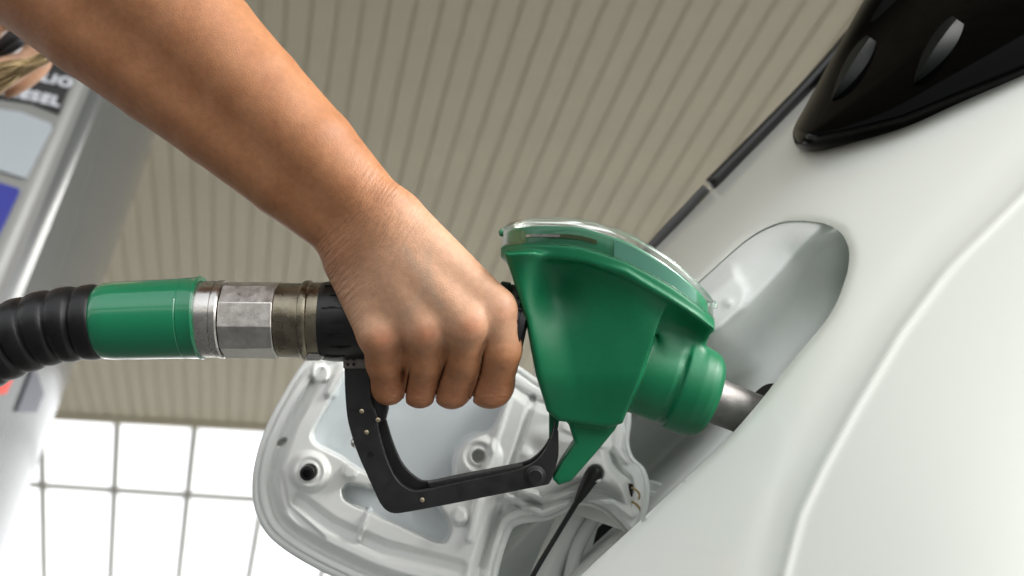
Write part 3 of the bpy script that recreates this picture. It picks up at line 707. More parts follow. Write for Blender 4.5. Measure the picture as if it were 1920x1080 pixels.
    for ya_, yb_ in ((914, 936), (940, 962)):
        zc = zat(1190, 930) + 6
        tube('spring_wire', catmull([S(1184, ya_, zc), S(1194, ya_ + 6, zc + 4), S(1199, yb_ - 8, zc), S(1198, yb_, zc - 8)], 6), 2.4, M['gold'], root, n=10)
    prism('clip_block', [(1195, 948), (1208, 946), (1206, 976), (1195, 980)], ZF + 34, ZF + 60, M['rubber'], root, bev=2, screen=True)
    return root
fl = flap()
# hinge arms and the bush beside them, in the pocket
tube('hinge_arm', catmull([S(1120, 900, -380), S(1080, 960, -378), S(1040, 1040, -385), S(1000, 1140, -400)], 8), [34] * 25, M['pocket'], car, n=24)
tube('hinge_edge', catmull([S(1150, 940, -345), S(1112, 975, -345), S(1082, 1030, -345), S(1068, 1090, -345), S(1060, 1150, -345)], 8), [15] * 33, M['paint_in'], car, n=18)
lathe('hinge_bush', [(-70, 30), (-12, 30), (-10, 34), (0, 34), (0, 22), (-30, 20)], S(1222, 912, -395), (.12, -1, .25), M['paint_in'], car, n=28)
lathe('bush_cap', [(0, 10), (6, 18), (10, 18), (12, 10)], S(1252, 938, -380), (.5, -.8, .4), M['rubber'], car, n=20)
# black collar round the filler mouth
lathe('filler_collar', [(-10, 50), (-10, 80), (0, 84), (10, 80), (12, 50)], S(1436, 792, -170), (.90, .34, -.28), M['rubber'], car, n=40)
prism('hinge_shade_block', [(1085, 1120), (1120, 990), (1160, 955), (1210, 960), (1190, 1040), (1120, 1120)], -470, -440, M['rubber'], car, bev=4, screen=True)  # black block put in for the shaded gap beside the hinge

# ================================================================== FUEL NOZZLE
nz = tag(empty('fuel_nozzle', L2W([(960, 600, 0)])[0]), 'green fuel nozzle with black guard held in the hand', 'fuel nozzle')
RX = [935, 942, 1000, 1080, 1160, 1240, 1300, 1335, 1345]; RY = [474, 474, 473, 479, 506, 548, 588, 612, 620]
RCX = np.arange(930, 1350, 5.0); _ry = np.interp(RCX, RX, RY); _k = np.exp(-(np.arange(-8, 9) / 4.0) ** 2); _k /= _k.sum()
RCY = np.convolve(np.pad(_ry, 8, mode='edge'), _k, 'valid')
def yc(x): return np.interp(x, RCX, RCY)
def housing():
    f = Field((915, 435, -150), (1390, 925, 150), 2.6)
    x = f.ax[0][:, None]; y = f.ax[1][None, :]; zz = f.ax[2][None, None, :]
    yy = y - yc(x)
    # cheeks
    poly = [(946, 478), (1000, 476), (1160, 510), (1326, 612), (1318, 645), (1300, 668), (1240, 660), (1222, 625), (1210, 660), (1163, 786), (1135, 795), (1045, 784), (1024, 766), (1004, 700), (986, 600), (958, 512)]
    pd = poly_sdf(x + 0 * y, y + 0 * x, poly)
    hz = 74 + 20 * sstep(1020, 1215, x) - 22 * sstep(690, 800, y) + 26 * (1 - sstep(985, 1060, x - (y - 600) * .18)) * (1 - sstep(640, 770, y))
    hz = hz + 46 * np.exp(-np.clip(yy, 0, None) / 30.0) * (1 - .35 * (1 - sstep(950, 1000, x)))
    hz = hz - 26 * np.exp(-(((x - 1045) / 42) ** 2 + ((y - 548) / 52) ** 2)) + 6 * np.exp(-(((x - 985) / 22) ** 2 + ((y - 560) / 70) ** 2))
    hz = hz - 30 * sstep(1170, 1300, x) * np.exp(-((y - yc(x) - 40) / 40) ** 2)
    # a slanting edge runs down the front of the cheek
    ed = (x - (1228 - (y - 590) * .34)); hz = hz - 34 * sstep(-2, 6, ed) * sstep(560, 620, y)
    side = (np.abs(zz) - hz[:, :, None]) * .82
    F = smax(np.broadcast_to(pd[:, :, None], f.n).astype(np.float32), side.astype(np.float32), 11)
    # rim
    ov = (np.sqrt(((x - 1138) / 199) ** 2)[:, :, None] ** 2.4 + (np.abs(zz) / 124) ** 2.4) ** (1 / 2.4)
    dr = smax(np.broadcast_to((np.abs(y - yc(x)) * .92 - 13)[:, :, None], f.n), (ov - 1) * 115, 7)
    F = smin(F, dr.astype(np.float32), 9)
    # neck and snout: a turned shape on a slanting axis
    ax = np.array([.94, .342]); o = np.array([1147, 676.])
    u = (x - o[0]) * ax[0] + (y - o[1]) * ax[1]; v = -(x - o[0]) * ax[1] + (y - o[1]) * ax[0]
    R = np.interp(u, [-60, 0, 110, 117, 123, 128, 160, 180, 192, 200, 205], [60, 80, 80, 76.5, 76.5, 84.5, 86, 83, 77, 68, 55])
    rad = np.sqrt((v ** 2)[:, :, None] + zz ** 2) - R[:, :, None]
    sn = smax(rad, np.broadcast_to(np.maximum(u - 205, -40 - u)[:, :, None], f.n), 6).astype(np.float32)
    F = smin(F, sn, 13)
    # tail fin that guards the trigger end
    fd = poly_sdf(x + 0 * y, y + 0 * x, [(1060, 775), (1160, 775), (1152, 802), (1112, 850), (1070, 898), (1046, 906), (1035, 894), (1052, 862), (1076, 826)])
    fn = smax(np.broadcast_to(fd[:, :, None], f.n), np.broadcast_to(np.abs(zz) - 30, f.n), 10).astype(np.float32)
    F = smin(F, fn, 12)
    fd2 = poly_sdf(x + 0 * y, y + 0 * x, [(1030, 770), (1052, 776), (1040, 850), (1030, 850)])
    fn2 = smax(np.broadcast_to(fd2[:, :, None], f.n), np.broadcast_to(np.abs(zz + 22) - 7, f.n), 4).astype(np.float32)
    F = smin(F, fn2, 4)
    f.F = F.astype(np.float32)
    V, Q = f.mesh(); return mesh_np('housing', V, Q, M['green'], nz)
hs_ = housing()
# clear lid over a green insert
def lidht(x): return np.interp(x, [940, 960, 1000, 1080, 1180, 1260, 1320, 1340], [34, 44, 48, 52, 56, 50, 38, 32])
def oval(sx, hfrac, dz=0, n=96, lift=0):
    th = np.arange(n) / n * 2 * math.pi; c, s = np.cos(th), np.sin(th)
    ex = np.sign(c) * np.abs(c) ** (2 / 2.4); ez = np.sign(s) * np.abs(s) ** (2 / 2.4)
    X = 1138 + 197 * sx * ex; Z = 122 * sx * ez
    return np.stack([X, yc(X) - 11 - lidht(X) * hfrac - lift, Z], 1)
def rings(name, specs, mat, parent, capn=True):
    n = 96; v = np.concatenate([oval(sx, hf, lift=lf) for sx, hf, lf in specs]); f = grid_faces(len(specs), n, True)
    if capn: f.append(tuple((len(specs) - 1) * n + i for i in range(n)))
    return fix(mesh(name, v, f, mat, parent, local=True, sharp=40))
lid = rings('clear_lid', [(1.0, 0, 0), (1.0, .5, 0), (.995, .86, 0), (.98, .96, 0), (.95, 1.0, 0), (.8, 1.05, 0), (.4, 1.1, 0), (.05, 1.12, 0)], M['clear'], nz)
rings('insert', [(.95, -.05, 0), (.95, .62, 0), (.93, .70, 0), (.8, .74, 0), (.4, .78, 0), (.05, .8, 0)], M['green_gloss'], nz)
pth = oval(.988, .93); tube('lid_edge', np.vstack([pth, pth[:2]]), 2.2, M['clear'], lid, n=10, cap=False)
pth = oval(1.003, .04); tube('lid_seat', np.vstack([pth, pth[:2]]), 1.8, M['clear'], lid, n=10, cap=False)
# pale printed label wrapped on the insert, seen through the lid
def label(x_0, x_1, f0, f1, mat, name, off=1.02):
    n = 40; v = []
    for i in range(n):
        X = x_0 + (x_1 - x_0) * i / (n - 1); c = (X - 1138) / (197 * .95); zz = 122 * .95 * (1 - abs(c) ** 2.4) ** (1 / 2.4)
        for fr in (f0, f1): v.append((X, yc(X) - 11 - lidht(X) * fr, zz * off + 1.0))
    return fix(mesh(name, v, grid_faces(n, 2), mat, nz, local=True))
M['teal'] = pbr('pale_teal_label', (.13, .36, .27), .35)
M['olive'] = pbr('olive_strip', (.06, .09, .03), .4)
label(1140, 1292, .05, .60, M['teal'], 'printed_label')
label(1020, 1110, .28, .42, M['olive'], 'dark_strip')
label(985, 1045, .30, .40, M['steel'], 'metal_badge', 1.03)
lathe('lid_peg', [(0, 7), (6, 7), (9, 4)], (944, 437, 0), (-1, 0, 0), M['green_gloss'], nz, n=16)
lathe('lid_peg', [(0, 8), (5, 8), (8, 4)], (1333, 572, 20), (1, -.3, 0), M['clear'], nz, n=16)

# spout
lathe('spout', [(0, 43), (40, 43), (150, 42), (170, 40), (170, 34)], (1318, 742, 0), (.89, .36, -.30), M['spout'], nz, n=48, up=(0, 0, 1))
# grip and collar
gp_ = catmull([(596, 602, 0), (700, 602, 0), (820, 603, 0), (920, 607, 0), (985, 620, 0)], 10)
tube('grip', gp_, np.interp(np.arange(len(gp_)), [0, 1, 3, 30, 40], [60, 73, 76, 76, 84]), M['black'], nz, n=48)
lathe('grip_collar', [(-44, 76), (-40, 82), (-24, 84), (-23, 81), (-16, 82), (-15, 90), (-4, 97), (2, 100), (3, 97), (8, 97), (9, 101), (20, 101), (21, 90)], (958, 617, 0), (.955, .27, 0), M['black'], nz, n=64, sharp=30)
for k in range(7):
    th = -1.05 + k * .34
    for xx_ in (628, 640):
        c = np.array([xx_ + (k % 2) * 14, 602 + 76 * math.sin(th), 76 * math.cos(th)])
        pl = [(-13, -1.6), (13, -1.6), (13, 1.6), (-13, 1.6)]
        er = np.array([0, math.sin(th), math.cos(th)]); et = np.array([0, math.cos(th), -math.sin(th)])
        v = [c + np.array([1, 0, 0]) * a + et * b + er * d for d in (-1, 2.2) for a, b in pl]
        fix(mesh('grip_rib', v, [(0, 3, 2, 1), (4, 5, 6, 7), (0, 1, 5, 4), (1, 2, 6, 5), (2, 3, 7, 6), (3, 0, 4, 7)], M['black'], nz, smooth=False, local=True))
    c = 0
for k in range(6):                              # index marks on the collar
    th = .1 + k * .22; c0 = np.array([960, 618, 0.]); ax = np.array([.955, .27, 0]); e1 = np.array([-.27, .955, 0]); e2 = np.array([0, 0, 1.])
    er = -e1 * math.sin(th - .75) * -1 + e2 * math.cos(th - .75); et = e1 * math.cos(th - .75) - e2 * math.sin(th - .75)
    v = [c0 + er * (101 + d) + ax * a + et * b for d in (-1, 2.6) for a, b in ((-9, -.9), (9, -.9), (9, .9), (-9, .9))]
    fix(mesh('collar_mark', v, [(0, 3, 2, 1), (4, 5, 6, 7), (0, 1, 5, 4), (1, 2, 6, 5), (2, 3, 7, 6), (3, 0, 4, 7)], M['black'], nz, smooth=False, local=True))
# swivel coupling
AX = (1, 0.006, 0)
lathe('swivel_ring', [(-8, 62), (-8, 70), (0, 72), (34, 72), (35, 69.5), (37, 69.5), (38, 73), (47, 74), (50, 72), (50, 64)], (374, 598, 0), AX, M['steel'], nz, n=72, sharp=30)
hexn = lathe('swivel_nut', [(0, 66), (2, 72.5), (99, 72.5), (102, 68)], (424, 600, 0), AX, M['steel_dull'], nz, n=10, sharp=15, phase=.055 * math.pi)
bevel(hexn, 1.2 * SC, 2, 15)
lathe('sleeve', [(0, 66), (1, 70), (42, 70), (44, 71), (46, 74), (50, 75.5), (55, 75.5), (59, 74), (61, 71), (63, 71), (66, 71.5), (88, 71.5), (90, 70), (92, 72), (96, 72), (97, 66)], (525, 600.5, 0), AX, M['bronze'], nz, n=72, sharp=35)
prism('key_flat', [(578, 655), (614, 655), (614, 668), (606, 674), (584, 674), (578, 668)], -34, 38, M['steel'], nz, bev=2)
# green hose cuff
cf = lathe('hose_cuff', [(-2, 44), (0, 56), (6, 66), (18, 71.5), (40, 73), (150, 75), (168, 75.6), (169, 74.8), (171, 74.8), (172, 75.8), (194, 77), (198, 78.5), (201, 77), (201, 70), (170, 68)], (180, 602.5, 0), (1, -.034, 0), M['green_gloss'], nz, n=96, cap=False, sharp=35)
# trigger guard: a pressed channel, two side plates joined by a web
GO = [(650, 688), (651, 730), (655, 778), (664, 815), (676, 850), (690, 882), (705, 915), (716, 938), (727, 951), (742, 957), (770, 954), (860, 937), (960, 917), (1020, 905), (1030, 900), (1038, 880), (1046, 850), (1046, 806)]
GI = [(697, 688), (699, 730), (702, 756), (714, 765), (722, 790), (731, 820), (742, 850), (756, 876), (776, 896), (800, 905), (860, 893), (930, 880), (985, 868), (1008, 854), (1026, 832), (1036, 808), (1039, 788)]
GI2 = [(p[0] - 10 * (i > 2) * (i < 9), p[1] - 0) for i, p in enumerate(GI)]
GIN = [(p[0] * (1 - f_) + q[0] * f_, p[1] * (1 - f_) + q[1] * f_) for p, q, f_ in zip(GI, GO, [0, 0, 0, .1, .2, .24, .26, .26, .24, .2, .16, .12, .08, .04, 0, 0, 0])]
def plate(name, z0, z1, inner):
    poly = list(catmull(GO, 3)) + list(catmull(inner, 3))[::-1]
    return prism(name, [tuple(p) for p in poly], z0, z1, M['black_worn'], nz, bev=2.2)
plate('guard_plate', 13, 27, GIN); plate('guard_plate', -27, -13, GI)
mid = [((a[0] * .75 + b[0] * .25), (a[1] * .75 + b[1] * .25)) for a, b in zip(catmull(GO, 3)[:49], catmull(GI, 3)[:49])]
web = [tuple(p) for p in catmull(GO, 3)[1:49] * 1.0]
inn = [(p[0] * .78 + q[0] * .22, p[1] * .78 + q[1] * .22) for p, q in zip(catmull(GO, 3)[1:49], catmull(GI, 3)[1:49])]
web = [(p[0] * .95 + q[0] * .05, p[1] * .95 + q[1] * .05) for p, q in zip(catmull(GO, 3)[1:49], catmull(GI, 3)[1:49])]
prism('guard_web', web + inn[::-1], -14, 14, M['black'], nz)
prism('latch_plate', [(694, 690), (722, 690), (727, 740), (729, 765), (724, 786), (712, 792), (700, 780)], -10, 16, M['black'], nz, bev=2.5)
prism('rest_bar', [(802, 904), (980, 870), (984, 880), (806, 914)], -12, 12, M['black_worn'], nz, bev=2)
prism('guard_block', [(648, 664), (698, 664), (699, 689), (648, 689)], -30, 30, M['block'], nz, bev=2)
for x_, y_ in ((657, 671), (668, 671), (657, 681), (668, 681)):
    lathe('block_hole', [(0, 3.2), (1.2, 3.2), (1.2, 1)], (x_, y_, 30), (0, 0, 1), M['rubber'], nz, n=10, up=(0, 1, 0))
for x_, y_ in ((682, 768), (712, 784), (691, 807), (794, 932)):
    lathe('rivet', [(0, 4.6), (1.6, 4.2), (2.4, 2.4)], (x_, y_, 26.6), (0, 0, 1), M['brass'], nz, n=14, up=(0, 1, 0))
lathe('rivet_hole', [(0, 6), (.8, 6), (.8, 1)], (699, 848, 26.6), (0, 0, 1), M['rubber'], nz, n=14, up=(0, 1, 0))
lathe('side_bolt', [(0, 9), (4, 9), (8, 6), (9, 3)], (668, 829, 6), (-.97, .25, 0), M['steel'], nz, n=18)
lathe('pivot_pin', [(0, 20), (5, 19.5), (7, 15), (10, 14.5), (11.5, 12)], (1003, 887, 26), (0, 0, 1), M['black'], nz, n=28, up=(0, 1, 0))

# ================================================================== HOSE
pend = W2L([(XE - .35, YF - .03, .55)])[0]
hp = catmull([(196, 602, 0), (110, 611, 0), (40, 630, 0), (-60, 676, -5), (-190, 760, -40), (-340, 880, -160), (-430, 1040, -500), pend * np.array([.45, .5, .5]) + np.array([-280, 700, -900]), pend * .75 + np.array([-100, 300, -600]), pend], 60)
seg = np.concatenate([[0], np.cumsum(np.linalg.norm(np.diff(hp, axis=0), axis=1))])
uu = np.arange(0, seg[-1], 4.0); hp2 = np.stack([np.interp(uu, seg, hp[:, i]) for i in range(3)], 1)
ph = (uu % 43.0) / 43.0
hr = 64 + 7.5 * np.clip(np.sin(np.pi * np.clip((ph - .12) / .88, 0, 1)), 0, 1) ** .3
hose = tube('fuel_hose', hp2, hr, M['rubber'], None, n=40)
tag(hose, 'black corrugated fuel hose curving away from the green cuff', 'hose')

# ================================================================== PERSON
person = tag(empty('person', (-.75, .75, 0)), 'blond person with a bare arm stretched out to squeeze the fuel nozzle', 'person')
def arm_mesh():
    def axs(lo, cut, hi, hf, hc):
        a = [hi]
        while a[-1] > lo: a.append(a[-1] - (hf if a[-1] > cut else min(hc, hf + (cut - a[-1]) * .02)))
        return np.array(a[::-1])
    f = Field((-330, -330, -190), (1010, 810, 215), 5.0, [axs(-330, 600, 1008, 2.7, 6), axs(-330, 400, 806, 2.7, 6), np.arange(-190, 216, 3.2)])
    up = [(745, 350), (640, 217), (545, 107), (455, 0), (365, -105), (270, -215), (160, -330)]
    lo = [(625, 490), (492, 396), (347, 287), (232, 207), (92, 108), (-20, 25), (-140, -70)]
    zc = [62, 40, 14, -10, -34, -60, -90]
    A = f
    pr, pu, rr, ru = [], [], [], []
    for (U, L, z) in zip(up, lo, zc):
        U = np.array(U, float); L = np.array(L, float); wd = np.linalg.norm(L - U); dv = (L - U) / wd; k = 1 - z / F_PX
        r1, r2 = .375 * wd, .32 * wd
        c1 = U + dv * r1; c2 = L - dv * r2
        pr.append(S(*c1, z + 8)); pu.append(S(*c2, z - 6)); rr.append(r1 * k); ru.append(r2 * k)
    a1 = f.sub(); a1.chain(pr, rr, 6); a2 = f.sub(); a2.chain(pu, ru, 6)
    A.F = smin(a1.F, a2.F, 26)
    # back of the hand
    hb = f.sub()
    MC = [((657, 497, 52), 46, (704, 622, 90), 35), ((682, 470, 70), 48, (793, 618, 106), 36), ((718, 440, 76), 50, (870, 604, 112), 38), ((752, 412, 64), 46, (927, 573, 92), 35)]
    for a, ra, b, rb in MC: hb.cone(S(*a), S(*b), ra, rb, 42)
    hb.cone(S(768, 430, 20), S(862, 520, -22), 40, 36, 30)
    hb.cone(S(690, 520, 40), S(820, 560, 50), 40, 42, 30)
    for c, r in (((714, 632, 104), 28), ((798, 620, 118), 26), ((878, 606, 126), 29), ((933, 580, 102), 27)): hb.ell(S(*c) - np.array([0, 0, 7]), (r - 1, r * .82, r - 3), 30)
    for a, b, r in (((735, 656, 58), (796, 652, 66), 31), ((796, 652, 66), (858, 641, 70), 33), ((858, 641, 70), (915, 622, 64), 33)): hb.cone(S(*a), S(*b), r, r, 14)
    # faint tendons
    for a, b in (((735, 520, 104), (796, 612, 124)), ((770, 495, 110), (872, 598, 130)), ((805, 465, 98), (930, 568, 106))): hb.cone(S(*a), S(*b), 8, 11, 26)
    A.F = smin(A.F, hb.F, 34)
    A.ell(S(722, 378, 92), (27, 24, 24), 26)
    # thumb on the far side
    th = f.sub(); th.chain([S(790, 460, 0), S(862, 535, -55), S(900, 590, -92), S(905, 635, -100)], [38, 31, 27, 23], 10)
    A.F = smin(A.F, th.F, 24)
    FG = [([(711, 632, 96), (720, 680, 60), (729, 727, 20), (742, 712, -34), (745, 688, -62)], [33, 31.5, 30, 25, 20]),
          ([(796, 622, 108), (795, 676, 68), (787, 730, 22), (795, 722, -36), (800, 695, -68)], [35, 33.5, 32.5, 28, 22]),
          ([(873, 612, 113), (866, 670, 72), (847, 728, 24), (855, 722, -36), (860, 695, -70)], [38, 37, 36, 30, 23]),
          ([(930, 592, 98), (935, 654, 78), (919, 720, 28), (920, 720, -34), (920, 690, -70)], [36, 40.5, 43, 33, 24])]
    fg = f.sub()
    for pts, rs in FG:
        one = f.sub(); one.chain([S(*p) for p in pts], rs, 12)
        fg.F = np.minimum(fg.F, one.F)
    A.F = smin(A.F, fg.F, 12)
    # dark contact lines where the fingers press together
    sl, (gx_, gy_, gz_) = A._sl((730, 620, -10), (940, 790, 160))
    kk = 1 - gz_ / F_PX; SX = CX + (gx_ - CX) / kk; SY = CY + (gy_ - CY) / kk; Fs = A.F[sl]
    for ln in ([(769, 684), (766, 708), (759, 745), (757, 770)], [(839, 664), (833, 690), (824, 715), (816, 745), (815, 770)], [(913, 642), (907, 665), (901, 700), (889, 735), (880, 768)]):
        g2 = line_d(SX + 0 * gy_, SY + 0 * gx_, ln).astype(np.float32) - 1.6
        tp = sstep(ln[0][1] - 4, ln[0][1] + 30, SY); slot = smax(g2, -(Fs + 10 * tp), 2.0); Fs = smax(Fs, -slot, 3.5)
    A.F[sl] = Fs.astype(np.float32)
    V, Q = A.mesh()
    return V, Q
AV, AQ = arm_mesh()
arm_n = len(AV)
# rest of the body, coarser, in world metres
WH = P(-30, 28, 1.10)        # head centre
cxv, cyv, cfv = CAMX, CAMY, CAMF
roll = math.radians(-49)
h_fw = CAM - WH; h_fw /= np.linalg.norm(h_fw)
_bx = np.cross(cyv, h_fw); _bx /= np.linalg.norm(_bx); _by = np.cross(h_fw, _bx)
h_up = (-math.sin(roll)) * _bx + math.cos(roll) * _by; h_rt = math.cos(roll) * _bx + math.sin(roll) * _by
def HP(r, u, f_): return WH + h_rt * r + h_up * u + h_fw * f_
elb = L2W([S(60, -90, -60)])[0]; arm_end = L2W([(-60, -180, -75)])[0]
sho = L2W([S(-560, -430, -270)])[0]
neck = WH - h_up * .17 - cxv * .10 - h_fw * .03; shoR = 2 * neck - sho; shoR[2] = sho[2] - .02
shoR = neck + (neck - sho) / np.linalg.norm(neck - sho) * .19 + np.array([0, 0, -.05])
pel = np.array([neck[0] - .33, neck[1] + .05, .80])
def body_mesh_world():
    lo = np.minimum.reduce([WH - .3, shoR - .25, pel - .3, sho - .2]); hi = np.maximum.reduce([WH + .22, sho + .2, shoR + .2, pel + .3, arm_end + .1]); lo[2] = -.01
    hi[2] = WH[2] + .22
    f = Field(lo, hi, .008)
    k = .05
    f.cone(neck + np.array([0, 0, -.1]), pel, .115, .125, k); f.cone(sho, neck, .05, .055, k); f.cone(shoR, neck, .05, .055, k)
    f.cone(pel + np.array([-.08, 0, 0]), pel + np.array([.08, 0, 0]), .12, .12, k)
    for s in (-.09, .09):
        hip = pel + np.array([s, 0, -.04]); kn = np.array([hip[0], hip[1] - .03, .45]); an = np.array([hip[0], hip[1], .09])
        f.cone(hip, kn, .085, .056, .03); f.cone(kn, an, .056, .036, .03); f.cone(an + np.array([0, 0, -.05]), an + np.array([0, -.15, -.055]), .034, .03, .02)
    f.cone(shoR, shoR + np.array([-.03, 0, -.29]), .045, .038, .03); f.cone(shoR + np.array([-.03, 0, -.29]), shoR + np.array([-.02, -.06, -.52]), .037, .026, .02)
    f.cone(shoR + np.array([-.02, -.06, -.52]), shoR + np.array([-.02, -.09, -.62]), .028, .024, .02)
    f.cone(sho, arm_end, .048, .046, .03)
    f.cone(neck + np.array([0, 0, -.05]), WH + np.array([0, 0, -.05]), .055, .052, .03)
    return f.mesh()
def head_mesh_world():
    f = Field(WH - .17, WH + .17, .0032)
    Mx = np.stack([h_rt, h_up, h_fw])
    f.ell(HP(0, .02, -.01), (.074, .098, .094), 0, M=Mx); f.ell(HP(0, -.05, .03), (.058, .068, .062), .03, M=Mx); f.ell(HP(0, -.092, .05), (.024, .02, .022), .02, M=Mx)
    f.cone(HP(0, .0, .082), HP(0, -.036, .1), .008, .013, .012)
    for s in (-1, 1):
        f.ell(HP(s * .033, .003, .088), (.019, .012, .012), .01, 'd', M=Mx); f.ell(HP(s * .034, .022, .078), (.022, .008, .01), .01, M=Mx)
        f.ell(HP(s * .04, -.03, .066), (.024, .02, .02), .02, M=Mx); f.ell(HP(s * .075, -.01, -.01), (.008, .03, .018), .006, M=Mx)
    f.ell(HP(0, -.062, .085), (.022, .006, .008), .006, M=Mx); f.ell(HP(0, -.07, .083), (.02, .006, .008), .005, M=Mx)
    f.cone(WH + np.array([0, 0, -.04]), WH + (neck - WH) * .8, .05, .05, .02)
    return f.mesh()
BV, BQ = body_mesh_world(); HV, HQ = head_mesh_world()
AW = L2W(AV)
allV = np.concatenate([AW, BV, HV]); allQ = np.concatenate([AQ, BQ + len(AW), HQ + len(AW) + len(BV)])
body = mesh_np('body', allV, allQ, M['skin'], person, local=False)
# skin colour zones and crease fields (only the arm needs them)
x, y, z = AV[:, 0], AV[:, 1], AV[:, 2]
k_ = 1 - z / F_PX; sx, sy = CX + (x - CX) / k_, CY + (y - CY) / k_
n_all = len(allV)
def pad(v, fill=0.0):
    o = np.full(n_all, fill); o[:arm_n] = v; return o
red = .6 * sum(np.exp(-(((sx - a) / 24) ** 2 + ((sy - b) / 22) ** 2)) * wt for a, b, wt in ((722, 636, .9), (800, 628, .9), (884, 612, .9), (948, 585, .5), (735, 728, .3), (790, 738, .35), (852, 735, .3), (920, 735, .3), (640, 480, .2)))
red = red + .12 * sstep(640, 740, sy)
vein = np.exp(-(line_d(sx, sy, [(760, 470), (800, 530), (826, 575)]) / 9) ** 2) + .7 * np.exp(-(line_d(sx, sy, [(800, 470), (806, 530), (760, 590)]) / 10) ** 2)
pale = sstep(620, 760, sx * .6 + sy * .6 - 0) * (1 - sstep(600, 680, sy)); pale = np.clip(pale, 0, 1) * (1 - .5 * np.clip(red, 0, 1))
vattr(body, 'red', pad(np.clip(red, 0, 1))); vattr(body, 'vein', pad(np.clip(vein, 0, 1))); vattr(body, 'pale', np.concatenate([pale, np.full(n_all - arm_n, .9)]))
al = (sx - 690) * .78 + (sy - 425) * .63; ac = -(sx - 690) * .63 + (sy - 425) * .78
wr = np.exp(-((al - 10) / 75) ** 2) * .9 + .5 * np.exp(-(((sx - 650) / 40) ** 2 + ((sy - 560) / 70) ** 2)) + .10
for a, b in ((735, 735), (790, 742), (852, 742), (922, 742)): wr = wr + .8 * np.exp(-(((sx - a) / 26) ** 2 + ((sy - b) / 16) ** 2))
fing = sstep(660, 700, sy)
vattr(body, 'along', pad(np.where(fing > .5, sy * 1.0, al))); vattr(body, 'across', pad(np.where(fing > .5, sx, ac))); vattr(body, 'wrinkle', pad(wr))
# clothes
def cloth(name, fn, lo, hi, mat, h=.012):
    f = Field(lo, hi, h); fn(f); V, Q = f.mesh(); return mesh_np(name, V, Q, mat, person, local=False)
def shirt(f):
    f.cone(neck + np.array([0, 0, -.12]), pel + np.array([0, 0, .05]), .13, .145, .05); f.cone(sho, neck + np.array([0, 0, -.04]), .07, .07, .05); f.cone(shoR, neck + np.array([0, 0, -.04]), .07, .07, .05)
    f.cone(sho, sho + (arm_end - sho) * .55, .068, .062, .03); f.cone(shoR, shoR + np.array([-.02, 0, -.16]), .066, .062, .03)
cloth('shirt', shirt, np.minimum.reduce([sho, shoR, pel]) - .25, np.maximum.reduce([sho, shoR, pel, neck]) + .2, M['shirt'])
def trousers(f):
    f.cone(pel + np.array([-.08, 0, .03]), pel + np.array([.08, 0, .03]), .137, .137, .03)
    for s in (-.09, .09):
        hip = pel + np.array([s, 0, -.04]); kn = np.array([hip[0], hip[1] - .03, .45]); an = np.array([hip[0], hip[1], .1])
        f.cone(hip, kn, .1, .075, .03); f.cone(kn, an, .075, .06, .02)
cloth('trousers', trousers, (pel[0] - .3, pel[1] - .25, .0), (pel[0] + .3, pel[1] + .25, pel[2] + .25), M['jeans'])
for s in (-.09, .09):
    an = np.array([pel[0] + s, pel[1], .05])
    def shoe(f, an=an):
        f.cone(an, an + np.array([0, -.17, -.008]), .046, .038, .03); f.put(an - .3, an + .3, lambda x, y, z: z - .003 + 0 * x + 0 * y, 0, 'd')
    cloth('shoe', shoe, an - np.array([.08, .25, .06]), an + np.array([.08, .1, .1]), M['shoe'], .008)
# face details and hair
def wtube(name, pts, r, mat, n=8, parent=person): return tube(name, catmull(pts, 5), r, mat, parent, n=n, local=False)
for s in (-1, 1):
    e = empty('eye', np.array(HP(s * .033, .002, .078)) - np.array(person.location)); e.parent = person
    lathe('eyeball', [(-.012, .002), (-.0085, .0085), (0, .012), (.0085, .0085), (.012, .001)], HP(s * .033, .002, .078), h_fw, M['eye_white'], e, n=20, up=h_up, local=False, sharp=180)
    lathe('iris', [(0, .0075), (.0018, .0055), (.0026, .001)], HP(s * .033 + .001, .001, .0878), h_fw, M['eye'], e, n=20, up=h_up, local=False, sharp=180)
    def EP(u, v, f_): return HP(s * .034, .0, .0905 + f_) + (cxv * .87 + cyv * .5) * u + (cyv * .87 - cxv * .5) * v
    wtube('upper_lash', [EP(-.02, .0, -.006), EP(-.008, .003, 0), EP(.006, .005, 0), EP(.02, .004, -.006)], np.interp(np.arange(16), [0, 5, 11, 15], [.002, .0055, .0065, .003]), M['lash'], 10, e)
    wtube('lower_lash', [EP(-.018, -.003, -.006), EP(-.006, -.004, 0), EP(.008, -.003, 0), EP(.019, .001, -.005)], np.interp(np.arange(16), [0, 5, 11, 15], [.0015, .004, .005, .002]), M['lash'], 8, e)
    wtube('eyebrow', [HP(s * .015, .022, .092), HP(s * .035, .028, .088), HP(s * .055, .022, .074)], .003, M['hair'])
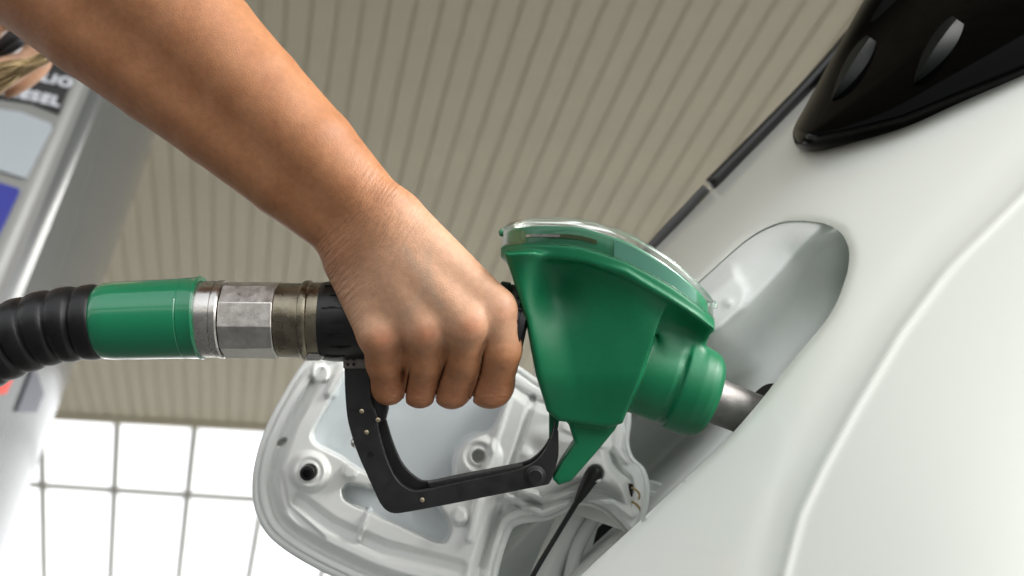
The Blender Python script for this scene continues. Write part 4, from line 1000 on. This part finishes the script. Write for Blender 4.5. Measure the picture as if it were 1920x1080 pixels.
def hair():
    V, Fq = [], []; n0 = 0
    def lock(pts, r):
        nonlocal n0
        pth = catmull(pts, 7); tg = np.gradient(pth, axis=0); tg /= np.linalg.norm(tg, axis=1)[:, None]; n = 5
        e = np.cross(tg[0], [.3, .2, 1]); th = np.arange(n) / n * 6.2832
        for i, (p, t) in enumerate(zip(pth, tg)):
            e = e - t * e.dot(t); e /= np.linalg.norm(e); b = np.cross(t, e); rr = r * (1 - .6 * i / len(pth))
            V.append(p + rr * (np.outer(np.cos(th), e) + np.outer(np.sin(th), b)))
        Fq.extend([tuple(n0 + q for q in qq) for qq in grid_faces(len(pth), n, True)]); n0 += n * len(pth)
    dn = -CAMY * .61 - CAMX * .79
    for i in range(420):                        # scalp hair falling with the tilt of the head
        th = random.uniform(-2.9, 2.9); ph_ = random.uniform(-.3, 1.4); d = np.array([math.sin(th) * math.cos(ph_), math.sin(ph_), -math.cos(th) * math.cos(ph_)])
        if d[2] > .15 and d[1] < .6: continue
        p0 = HP(d[0] * .078, .02 + d[1] * .102, -.01 + d[2] * .098); p1 = p0 + (p0 - WH) * .10 + dn * .03; p2 = p1 + dn * .10 + RNG.normal(0, .006, 3); p3 = p2 + dn * .12 + RNG.normal(0, .01, 3)
        vis = [W2L([q])[0] for q in (p0, p1, p2, p3, (p2 + p3) / 2, (p1 + p2) / 2)]; vis = [(CX + (q[0] - CX) / (1 - q[2] / F_PX), CY + (q[1] - CY) / (1 - q[2] / F_PX)) for q in vis]
        if any(q[0] > -15 and q[1] > 60 for q in vis): continue
        lock([p0, p1, p2, p3], random.uniform(.0015, .003))
    for i in range(420):                        # strands swept across the cheek
        j = random.random(); a = HP(.083 + random.gauss(0, .004), .012 - .03 * j, .035 + random.gauss(0, .008))
        g_ = lambda v: random.gauss(0, v)
        q0 = P(112 + g_(3), 84 + 16 * j + g_(2), .985 + g_(.006)); q1 = P(66 - 4 * j + g_(3), 112 + 14 * j + g_(3), .975 + g_(.006)); q2 = P(8 - 8 * j + g_(4), 124 + 42 * j + g_(5), .985 + g_(.008))
        q3 = P(-70 + g_(8), 150 + 70 * j, 1.0); q4 = P(-150, 200 + 70 * j, 1.03)
        lock([HP(.07, .06, .0), q0, q1, q2, q3, q4], random.uniform(.0005, .0013))
    return fix(mesh('hair', np.concatenate(V), Fq, M['hair'], person))
hair()
